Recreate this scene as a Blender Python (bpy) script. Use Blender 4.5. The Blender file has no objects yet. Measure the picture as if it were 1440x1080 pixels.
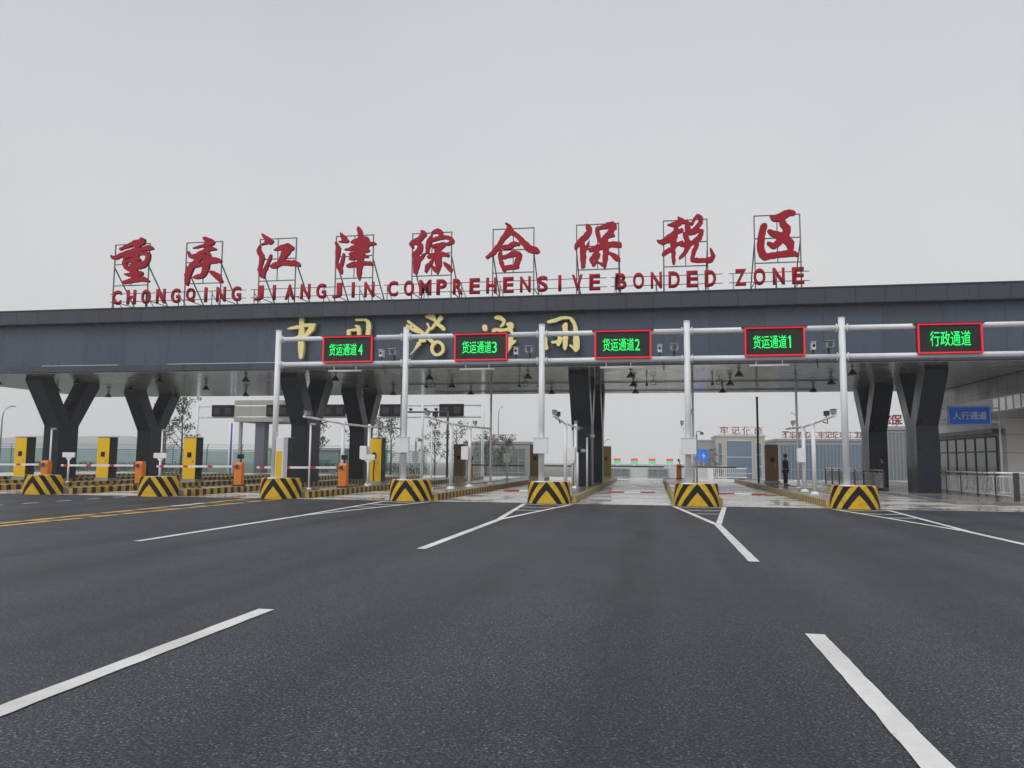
import bpy, bmesh, math, random
from mathutils import Vector, Matrix, noise
random.seed(7)
C = bpy.context.scene.collection
PI = math.pi
# ------------------------------------------------------------------ helpers
class MB:
    """collects boxes, bars, lathes and prisms into one mesh"""
    def __init__(s): s.v = []; s.f = []; s.m = []; s.sm = []
    def add(s, vs, fs, mi=0, smooth=False):
        b = len(s.v); s.v += [tuple(v) for v in vs]
        for f in fs: s.f.append([b+i for i in f]); s.m.append(mi); s.sm.append(smooth)
        return s
    def box(s, x0, x1, y0, y1, z0, z1, mi=0):
        vs = [(x0,y0,z0),(x1,y0,z0),(x1,y1,z0),(x0,y1,z0),(x0,y0,z1),(x1,y0,z1),(x1,y1,z1),(x0,y1,z1)]
        return s.add(vs, [(0,3,2,1),(4,5,6,7),(0,1,5,4),(1,2,6,5),(2,3,7,6),(3,0,4,7)], mi)
    def quad(s, a, b, c, d, mi=0): return s.add([a,b,c,d], [(0,1,2,3)], mi)
    def tube(s, pts, r, n=12, mi=0, caps=True):
        pts = [Vector(p) for p in pts]
        rs = r if isinstance(r, (list, tuple)) else [r]*len(pts)
        vs = []; fs = []
        for i, p in enumerate(pts):
            d = (pts[min(i+1, len(pts)-1)] - pts[max(i-1, 0)]).normalized()
            a = Vector((0,0,1)) if abs(d.z) < .9 else Vector((1,0,0))
            u = d.cross(a).normalized(); w = d.cross(u)
            for k in range(n):
                t = 2*PI*(k+.5)/n
                vs.append(p + (u*math.cos(t) + w*math.sin(t))*rs[i])
        for i in range(len(pts)-1):
            for k in range(n):
                k2 = (k+1) % n
                fs.append((i*n+k, i*n+k2, (i+1)*n+k2, (i+1)*n+k))
        s.add(vs, fs, mi, n > 5)
        if caps:
            b = len(s.v) - len(vs)
            s.f.append([b+k for k in range(n)][::-1]); s.m.append(mi); s.sm.append(False)
            e = b + (len(pts)-1)*n
            s.f.append([e+k for k in range(n)]); s.m.append(mi); s.sm.append(False)
        return s
    def bar(s, p, q, w, h=None, mi=0):
        """rectangular bar from p to q, w across, h upright"""
        h = h or w; p = Vector(p); q = Vector(q); d = (q-p).normalized()
        a = Vector((0,0,1)) if abs(d.z) < .95 else Vector((0,1,0))
        u = d.cross(a).normalized()*w/2; v = u.cross(d).normalized()*h/2
        vs = [p-u-v, p+u-v, p+u+v, p-u+v, q-u-v, q+u-v, q+u+v, q-u+v]
        return s.add(vs, [(0,1,2,3),(7,6,5,4),(0,4,5,1),(1,5,6,2),(2,6,7,3),(3,7,4,0)], mi)
    def lathe(s, prof, c=(0,0,0), n=16, mi=0):
        vs = []; fs = []
        for r, z in prof:
            for k in range(n):
                t = 2*PI*k/n; vs.append((c[0]+r*math.cos(t), c[1]+r*math.sin(t), c[2]+z))
        for i in range(len(prof)-1):
            for k in range(n):
                k2 = (k+1) % n; fs.append((i*n+k, i*n+k2, (i+1)*n+k2, (i+1)*n+k))
        return s.add(vs, fs, mi, True)
    def prism_x(s, poly, x0, x1, mi=0):
        """polygon in (y,z) extruded along x; may be concave"""
        n = len(poly); vs = [(x0,y,z) for y, z in poly] + [(x1,y,z) for y, z in poly]
        return s.add(vs, [list(range(n)), list(range(2*n-1, n-1, -1))] + [(i, n+i, n+(i+1)%n, (i+1)%n) for i in range(n)], mi)
    def prism_y(s, poly, y0, y1, mi=0):
        n = len(poly); vs = [(x,y0,z) for x, z in poly] + [(x,y1,z) for x, z in poly]
        return s.add(vs, [list(range(n)), list(range(2*n-1, n-1, -1))] + [(i, n+i, n+(i+1)%n, (i+1)%n) for i in range(n)], mi)
    def build(s, name, mats, parent=None, loc=(0,0,0), rz=0, bevel=0):
        me = bpy.data.meshes.new(name); me.from_pydata(s.v, [], s.f)
        mats = mats if isinstance(mats, (list, tuple)) else [mats]
        for m in mats: me.materials.append(m)
        me.polygons.foreach_set('material_index', s.m)
        me.polygons.foreach_set('use_smooth', s.sm)
        bm = bmesh.new(); bm.from_mesh(me); bmesh.ops.recalc_face_normals(bm, faces=bm.faces)
        if bevel:
            es = [e for e in bm.edges if len(e.link_faces) == 2 and e.calc_face_angle(0) > .6]
            bmesh.ops.bevel(bm, geom=es, offset=bevel, segments=2, affect='EDGES', profile=.5)
        bm.to_mesh(me); bm.free(); me.update()
        return link(name, me, parent, loc, rz)
def link(name, me, parent=None, loc=(0,0,0), rz=0):
    o = bpy.data.objects.new(name, me); C.objects.link(o)
    o.location = loc; o.rotation_euler = (0,0,rz)
    if parent: o.parent = parent
    return o
def tag(o, label=None, cat=None, group=None, kind=None):
    if label: o['label'] = label
    if cat: o['category'] = cat
    if group: o['group'] = group
    if kind: o['kind'] = kind
    return o
def thing(name, label, cat, loc=(0,0,0), rz=0, group=None):
    o = link(name, None, None, loc, rz); o.empty_display_size = .2
    return tag(o, label, cat, group)
def copy_tree(o, label=None, loc=None, rz=None, parent=None):
    c = o.copy(); C.objects.link(c)
    if parent: c.parent = parent
    if label: c['label'] = label
    if loc is not None: c.location = loc
    if rz is not None: c.rotation_euler = (0,0,rz)
    for ch in list(o.children): copy_tree(ch, parent=c)
    return c
def structure(o): o['kind'] = 'structure'; return o

# ------------------------------------------------------------------ materials
def N(nt, t, **k):
    n = nt.nodes.new(t)
    for a, b in k.items():
        if a in n.inputs: n.inputs[a].default_value = b
        else: setattr(n, a, b)
    return n
def mat(name, col, rough=.5, metal=0., var=.12, scale=3., rvar=.15, bump=0., bscale=40., emit=0., spec=.5, col2=None, stretch=None, wear=0):
    m = bpy.data.materials.new(name); m.use_nodes = True; nt = m.node_tree; L = nt.links.new
    b = nt.nodes['Principled BSDF']; b.inputs['Metallic'].default_value = metal
    b.inputs['Specular IOR Level'].default_value = spec
    tc = N(nt, 'ShaderNodeTexCoord'); vec = tc.outputs['Object']
    if stretch:
        mp = N(nt, 'ShaderNodeMapping'); mp.inputs['Scale'].default_value = stretch; L(vec, mp.inputs['Vector']); vec = mp.outputs['Vector']
    nz = N(nt, 'ShaderNodeTexNoise', Scale=scale, Detail=5., Roughness=.6); L(vec, nz.inputs['Vector'])
    mx = N(nt, 'ShaderNodeMix', data_type='RGBA'); L(nz.outputs['Fac'], mx.inputs['Factor'])
    c1 = [max(0, c*(1-var)) for c in col]; c2 = [min(1, c*(1+var)) for c in (col2 or col)]
    mx.inputs['A'].default_value = (*c1, 1); mx.inputs['B'].default_value = (*c2, 1)
    mx.inputs[6].default_value = (*c1, 1); mx.inputs[7].default_value = (*c2, 1)
    L(mx.outputs[2], b.inputs['Base Color'])
    mr = N(nt, 'ShaderNodeMapRange'); L(nz.outputs['Fac'], mr.inputs['Value'])
    mr.inputs['From Min'].default_value = .3; mr.inputs['From Max'].default_value = .7
    mr.inputs['To Min'].default_value = max(.02, rough-rvar); mr.inputs['To Max'].default_value = min(1, rough+rvar)
    L(mr.outputs['Result'], b.inputs['Roughness'])
    if wear:
        w1 = N(nt, 'ShaderNodeTexNoise', Scale=14., Detail=9., Roughness=.75); L(vec, w1.inputs['Vector'])
        wr = ramp(nt, [(.60, (1,1,1)), (.70, (wear,)*3)], 'LINEAR'); L(w1.outputs['Fac'], wr.inputs['Fac'])
        w2 = N(nt, 'ShaderNodeTexNoise', Scale=.9, Detail=3.); L(vec, w2.inputs['Vector'])
        wq = ramp(nt, [(.35, (.80,)*3), (.65, (1.02,)*3)], 'LINEAR'); L(w2.outputs['Fac'], wq.inputs['Fac'])
        cur = mx.outputs[2]
        for q in (wr, wq):
            m2 = N(nt, 'ShaderNodeMix', data_type='RGBA', blend_type='MULTIPLY'); m2.inputs[0].default_value = 1; L(cur, m2.inputs[6]); L(q.outputs['Color'], m2.inputs[7]); cur = m2.outputs[2]
        L(cur, b.inputs['Base Color'])
    if bump:
        n2 = N(nt, 'ShaderNodeTexNoise', Scale=bscale, Detail=3.); L(vec, n2.inputs['Vector'])
        bp = N(nt, 'ShaderNodeBump', Strength=bump, Distance=.02); L(n2.outputs['Fac'], bp.inputs['Height']); L(bp.outputs['Normal'], b.inputs['Normal'])
    if emit:
        b.inputs['Emission Color'].default_value = (*col, 1); b.inputs['Emission Strength'].default_value = emit
    return m
def ramp(nt, stops, mode='CONSTANT'):
    r = N(nt, 'ShaderNodeValToRGB'); r.color_ramp.interpolation = mode
    e = r.color_ramp.elements
    while len(e) < len(stops): e.new(.5)
    for i, (p, c) in enumerate(stops): e[i].position = p; e[i].color = (*c, 1)
    return r
YEL = (.74, .46, .025); BLK = (.016, .014, .017)
def striped(name, mode, ca=YEL, cb=BLK, rough=.45, fade=.28):
    """paint in two colours laid on the object's own shape: chevron (nose blocks), y bands (kerbs), x bands (barrier arms)"""
    m = bpy.data.materials.new(name); m.use_nodes = True; nt = m.node_tree; L = nt.links.new
    b = nt.nodes['Principled BSDF']; b.inputs['Roughness'].default_value = rough; b.inputs['Specular IOR Level'].default_value = .2
    tc = N(nt, 'ShaderNodeTexCoord'); sp = N(nt, 'ShaderNodeSeparateXYZ'); L(tc.outputs['Object'], sp.inputs[0])
    def M(op, a, c=None):
        n = N(nt, 'ShaderNodeMath', operation=op)
        for i, q in enumerate((a, c)):
            if q is None: continue
            if isinstance(q, (int, float)): n.inputs[i].default_value = q
            else: L(q, n.inputs[i])
        return n.outputs[0]
    oi = N(nt, 'ShaderNodeObjectInfo'); va = N(nt, 'ShaderNodeVectorMath', operation='MULTIPLY_ADD'); L(oi.outputs['Random'], va.inputs[0]); va.inputs[1].default_value = (37, 17, 5); L(tc.outputs['Object'], va.inputs[2])
    wob = N(nt, 'ShaderNodeTexNoise', Scale=9., Detail=3.); L(va.outputs[0], wob.inputs['Vector'])
    w = M('MULTIPLY', M('SUBTRACT', wob.outputs['Fac'], .5), .05)
    if mode == 'chevron':
        d = M('ADD', M('ADD', M('MULTIPLY', M('ABSOLUTE', sp.outputs['X']), 1.2), sp.outputs['Y']), sp.outputs['Z'])
        d = M('DIVIDE', M('ADD', d, w), 4.)
        st = [(0, ca), (.125, cb), (.205, ca), (.28, cb), (.36, ca), (.435, cb), (.515, ca), (.59, cb), (.67, ca)]
    else:
        per = {'y': .56, 'rib': .34}.get(mode, 1.3)
        d = M('FRACT', M('DIVIDE', M('ADD', sp.outputs['Y' if mode in ('y', 'rib') else 'X'], w), per))
        st = [(0, ca), (.52, cb)] if mode in ('y', 'rib') else [(0, ca), (.80, cb)]
    r = ramp(nt, st); L(d, r.inputs['Fac'])
    nz = N(nt, 'ShaderNodeTexNoise', Scale=5., Detail=8., Roughness=.7); L(va.outputs[0], nz.inputs['Vector'])
    dr = ramp(nt, [(.36, (1,1,1)), (.58, (1-fade*.6,)*3), (.70, (1-fade*1.9,)*3)], 'LINEAR'); L(nz.outputs['Fac'], dr.inputs['Fac'])
    mx = N(nt, 'ShaderNodeMix', data_type='RGBA', blend_type='MULTIPLY'); mx.inputs[0].default_value = 1
    L(r.outputs['Color'], mx.inputs[6]); L(dr.outputs['Color'], mx.inputs[7]); L(mx.outputs[2], b.inputs['Base Color'])
    bp = N(nt, 'ShaderNodeBump', Strength=.25, Distance=.02); L(nz.outputs['Fac'], bp.inputs['Height']); L(bp.outputs['Normal'], b.inputs['Normal'])
    return m
def asphalt_mat():
    m = bpy.data.materials.new('wet_asphalt'); m.use_nodes = True; nt = m.node_tree; L = nt.links.new
    b = nt.nodes['Principled BSDF']; tc = N(nt, 'ShaderNodeTexCoord'); o = tc.outputs['Object']
    big = N(nt, 'ShaderNodeTexNoise', Scale=.22, Detail=6., Roughness=.6); L(o, big.inputs['Vector'])
    mp = N(nt, 'ShaderNodeMapping'); mp.inputs['Scale'].default_value = (1.1, .05, 1); L(o, mp.inputs['Vector'])
    tr = N(nt, 'ShaderNodeTexNoise', Scale=.6, Detail=3.); L(mp.outputs[0], tr.inputs['Vector'])
    fine = N(nt, 'ShaderNodeTexNoise', Scale=52., Detail=5., Roughness=.85); L(o, fine.inputs['Vector'])
    vo = N(nt, 'ShaderNodeTexVoronoi', Scale=62.); L(o, vo.inputs['Vector'])
    r1 = ramp(nt, [(.43, (.003, .004, .006)), (.50, (.021, .024, .030)), (.58, (.104, .109, .122))], 'LINEAR'); L(fine.outputs['Fac'], r1.inputs['Fac'])
    r2 = ramp(nt, [(.34, (.62, .63, .69)), (.52, (.98, .99, 1.03)), (.66, (1.22, 1.21, 1.2))], 'LINEAR'); L(big.outputs['Fac'], r2.inputs['Fac'])
    r3 = ramp(nt, [(.38, (.68, .68, .71)), (.58, (1.12, 1.12, 1.12))], 'LINEAR'); L(tr.outputs['Fac'], r3.inputs['Fac'])
    sv = N(nt, 'ShaderNodeSeparateColor'); L(vo.outputs['Color'], sv.inputs[0]); vr = ramp(nt, [(.0, (.45, .45, .46)), (.72, (.95, .95, .95)), (1., (2.1, 2.1, 2.15))], 'LINEAR'); L(sv.outputs[0], vr.inputs['Fac'])
    cur = r1.outputs['Color']
    sx = N(nt, 'ShaderNodeSeparateXYZ'); L(o, sx.inputs[0])
    wn = N(nt, 'ShaderNodeTexNoise', Scale=.5, Detail=4.); L(o, wn.inputs['Vector'])
    jx = N(nt, 'ShaderNodeMath', operation='MULTIPLY_ADD'); L(wn.outputs['Fac'], jx.inputs[0]); jx.inputs[1].default_value = .9; L(sx.outputs['X'], jx.inputs[2])
    pg = N(nt, 'ShaderNodeMath', operation='PINGPONG'); L(jx.outputs[0], pg.inputs[0]); pg.inputs[1].default_value = 3.9
    sm = ramp(nt, [(0, (.66, .66, .68)), (.035, (.80, .80, .81)), (.13, (1, 1, 1))], 'LINEAR'); dv = N(nt, 'ShaderNodeMath', operation='DIVIDE'); L(pg.outputs[0], dv.inputs[0]); dv.inputs[1].default_value = 3.9; L(dv.outputs[0], sm.inputs['Fac'])
    for q in (r2, r3, vr, sm):
        mx = N(nt, 'ShaderNodeMix', data_type='RGBA', blend_type='MULTIPLY'); mx.inputs[0].default_value = 1
        L(cur, mx.inputs[6]); L(q.outputs['Color'], mx.inputs[7]); cur = mx.outputs[2]
    L(cur, b.inputs['Base Color'])
    rr = N(nt, 'ShaderNodeMapRange'); L(big.outputs['Fac'], rr.inputs['Value'])
    for k, q in (('From Min', .3), ('From Max', .7), ('To Min', .42), ('To Max', .62)): rr.inputs[k].default_value = q
    L(rr.outputs[0], b.inputs['Roughness']); b.inputs['Specular IOR Level'].default_value = .28
    bp = N(nt, 'ShaderNodeBump', Strength=.28, Distance=.01); L(fine.outputs['Fac'], bp.inputs['Height']); L(bp.outputs['Normal'], b.inputs['Normal'])
    return m
def concrete_mat(name, col, wet=True):
    m = bpy.data.materials.new(name); m.use_nodes = True; nt = m.node_tree; L = nt.links.new
    b = nt.nodes['Principled BSDF']; tc = N(nt, 'ShaderNodeTexCoord'); o = tc.outputs['Object']
    n1 = N(nt, 'ShaderNodeTexNoise', Scale=.55, Detail=7., Roughness=.62); L(o, n1.inputs['Vector'])
    n2 = N(nt, 'ShaderNodeTexNoise', Scale=25., Detail=4.); L(o, n2.inputs['Vector'])
    r1 = ramp(nt, [(.38, [c*.55 for c in col]), (.52, col), (.75, [c*1.12 for c in col])], 'LINEAR'); L(n1.outputs['Fac'], r1.inputs['Fac'])
    r2 = ramp(nt, [(.3, (.86,)*3), (.7, (1.08,)*3)], 'LINEAR'); L(n2.outputs['Fac'], r2.inputs['Fac'])
    mx = N(nt, 'ShaderNodeMix', data_type='RGBA', blend_type='MULTIPLY'); mx.inputs[0].default_value = 1
    L(r1.outputs['Color'], mx.inputs[6]); L(r2.outputs['Color'], mx.inputs[7]); L(mx.outputs[2], b.inputs['Base Color'])
    rr = ramp(nt, [(.42, (.06,)*3 if wet else (.6,)*3), (.56, (.42,)*3 if wet else (.8,)*3)], 'LINEAR'); L(n1.outputs['Fac'], rr.inputs['Fac']); L(rr.outputs['Color'], b.inputs['Roughness'])
    bp = N(nt, 'ShaderNodeBump', Strength=.08, Distance=.01); L(n2.outputs['Fac'], bp.inputs['Height']); L(bp.outputs['Normal'], b.inputs['Normal'])
    return m
def panel_mat(name, col, rough, sx, metal=0., seam=.02, zoff=None, var=.14):
    """metal cladding: thin dark joints every sx metres along x, faint change of tone from panel to panel"""
    m = bpy.data.materials.new(name); m.use_nodes = True; nt = m.node_tree; L = nt.links.new
    b = nt.nodes['Principled BSDF']; b.inputs['Metallic'].default_value = metal
    tc = N(nt, 'ShaderNodeTexCoord'); sp = N(nt, 'ShaderNodeSeparateXYZ'); L(tc.outputs['Object'], sp.inputs[0])
    d = N(nt, 'ShaderNodeMath', operation='DIVIDE'); L(sp.outputs['X'], d.inputs[0]); d.inputs[1].default_value = sx
    fr = N(nt, 'ShaderNodeMath', operation='FRACT'); L(d.outputs[0], fr.inputs[0])
    fl = N(nt, 'ShaderNodeMath', operation='FLOOR'); L(d.outputs[0], fl.inputs[0])
    wn = N(nt, 'ShaderNodeTexWhiteNoise', noise_dimensions='1D'); L(fl.outputs[0], wn.inputs['W'])
    nz = N(nt, 'ShaderNodeTexNoise', Scale=.7, Detail=6.); 
    mp = N(nt, 'ShaderNodeMapping'); mp.inputs['Scale'].default_value = (2.2, 2.2, .35); L(tc.outputs['Object'], mp.inputs['Vector']); L(mp.outputs[0], nz.inputs['Vector'])
    ad = N(nt, 'ShaderNodeMath', operation='ADD'); L(wn.outputs['Value'], ad.inputs[0]); L(nz.outputs['Fac'], ad.inputs[1])
    r = ramp(nt, [(.1, [c*(1-var) for c in col]), (.9, [c*(1+var) for c in col])], 'LINEAR')
    hv = N(nt, 'ShaderNodeMath', operation='MULTIPLY'); L(ad.outputs[0], hv.inputs[0]); hv.inputs[1].default_value = .5; L(hv.outputs[0], r.inputs['Fac'])
    js = ramp(nt, [(0, (.3,)*3), (seam, (1,1,1))]); L(fr.outputs[0], js.inputs['Fac'])
    mx = N(nt, 'ShaderNodeMix', data_type='RGBA', blend_type='MULTIPLY'); mx.inputs[0].default_value = 1
    L(r.outputs['Color'], mx.inputs[6]); L(js.outputs['Color'], mx.inputs[7]); L(mx.outputs[2], b.inputs['Base Color'])
    rr = N(nt, 'ShaderNodeMapRange'); L(nz.outputs['Fac'], rr.inputs['Value'])
    for k, q in (('From Min', .3), ('From Max', .7), ('To Min', max(.05, rough-.08)), ('To Max', rough+.08)): rr.inputs[k].default_value = q
    L(rr.outputs[0], b.inputs['Roughness'])
    return m

M = {}
M['asphalt'] = asphalt_mat()
M['concrete'] = concrete_mat('wet_concrete', (.52, .495, .46))
M['pave'] = concrete_mat('island_paving', (.17, .15, .135))
M['walk'] = concrete_mat('sidewalk_paving', (.23, .215, .20))
M['soil'] = mat('grass_and_soil', (.055, .065, .035), .9, var=.4, scale=.4)
M['line'] = mat('white_road_paint', (.68, .68, .655), .5, var=.10, scale=6., bump=.4, bscale=60, wear=.35)
M['yline'] = mat('yellow_road_paint', (.60, .38, .08), .55, var=.25, scale=5., bump=.3, bscale=60, wear=.4)
M['chev'] = striped('chevron_paint', 'chevron')
M['kerb'] = striped('kerb_paint', 'y', (.56, .34, .03), (.05, .03, .03), .5, .5)
M['kerbpale'] = striped('worn_kerb_paint', 'rib', (.58, .43, .14), (.17, .12, .075), .55, .4)
M['top'] = panel_mat('dark_parapet_panels', (.040, .048, .064), .32, 1.33, seam=.035)
M['mid'] = panel_mat('blue_grey_wall_cladding', (.060, .083, .118), .30, 2.66, seam=.006, var=.17)
M['low'] = panel_mat('lower_band_panels', (.044, .056, .076), .32, 1.33, seam=.03)
M['soffit'] = panel_mat('glossy_metal_soffit', (.44, .43, .415), .16, 1.2, metal=.35, seam=.012, var=.07)
M['column'] = mat('dark_column_cladding', (.013, .017, .026), .36, var=.25, scale=.8, spec=.28, stretch=(1,1,.4))
M['colin'] = mat('grey_column_inner_cladding', (.11, .115, .12), .35, var=.12)
M['white'] = mat('white_painted_steel', (.76, .77, .78), .32, var=.08, scale=1.5, stretch=(1,1,.3))
M['grey'] = mat('galvanised_steel', (.33, .34, .36), .4, .5, var=.15)
M['dark'] = mat('dark_steel', (.05, .052, .056), .45, .3)
M['frame'] = mat('letter_frame_steel', (.13, .145, .15), .5, .3)
M['black'] = mat('black_plastic', (.010, .010, .011), .5, spec=.25)
M['red'] = mat('red_sign_letter', (.36, .008, .024), .55, spec=.2, var=.18, scale=1.2)
M['redside'] = mat('dark_red_letter_return', (.15, .006, .016), .6, spec=.2)
M['gold'] = mat('gold_letter', (.92, .76, .33), .40, 0., var=.12, scale=2.)
M['orange'] = mat('orange_paint', (.72, .20, .012), .4)
M['yellow'] = mat('yellow_panel', (.78, .48, .010), .4, spec=.3, var=.08)
M['shaded_yellow'] = mat('shaded_yellow_panel', (.25, .15, .016), .5, var=.2)  # kiosk yellow darkened in its colour to stand for canopy shade
M['cab'] = mat('grey_cabinet', (.035, .033, .034), .5, spec=.25)
M['glass'] = mat('dark_glass', (.03, .034, .04), .06, var=.1, rvar=.03, spec=.8)
M['bglass'] = mat('blue_tinted_glass', (.13, .18, .26), .2, var=.25, scale=.25, rvar=.06)
M['sill'] = mat('pale_window_bar', (.62, .63, .62), .5)
M['beige'] = mat('beige_render', (.44, .41, .34), .75, var=.08)
M['greyb'] = mat('grey_render', (.30, .305, .315), .75, var=.08)
M['stone'] = mat('pale_stone_cladding', (.66, .64, .60), .4, var=.08, scale=.6)
M['joint'] = mat('stone_joint', (.10, .10, .095), .7)
M['dwall'] = mat('taupe_wall_cladding', (.33, .315, .295), .4, var=.12, scale=.5)
M['blue'] = mat('blue_sign_face', (.010, .20, .92), .4, spec=.25, var=.05)
M['signw'] = mat('white_sign_lettering', (.85, .87, .88), .4)
M['ledgreen'] = mat('lit_green_led', (.01, .85, .14), .5, var=0, emit=1.0)
M['ledred'] = mat('lit_red_led', (.80, .006, .03), .5, var=0, emit=.5)
M['ledface'] = mat('led_panel_face', (.007, .014, .009), .5)
M['leaf'] = mat('leaf_green', (.052, .075, .030), .6, var=.5, scale=1.2)
M['leafdark'] = mat('leaf_dark_green', (.022, .038, .018), .6, var=.5, scale=1.2)
M['bark'] = mat('bark', (.09, .075, .06), .85, var=.3, scale=8)
M['teal'] = mat('teal_fence_mesh', (.025, .20, .18), .5)
M['skin'] = mat('skin', (.40, .24, .17), .55)
M['uniform'] = mat('black_uniform_cloth', (.010, .010, .013), .8, var=.3, scale=12)
M['shoe'] = mat('black_leather', (.008, .008, .008), .3)
M['rail'] = mat('stainless_rail', (.60, .60, .60), .3, .4, var=.1)
M['mull'] = mat('grey_mullion', (.27,.30,.33), .5)
M['finglass'] = mat('grey_fin_glass', (.20,.21,.215), .2, var=.2, scale=.4)
M['greenglass'] = mat('grey_green_glass', (.16,.19,.17), .25, var=.3, scale=.4)
M['hill'] = mat('far_hillside', (.14, .17, .18), .9, var=.3, scale=.02)
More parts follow.
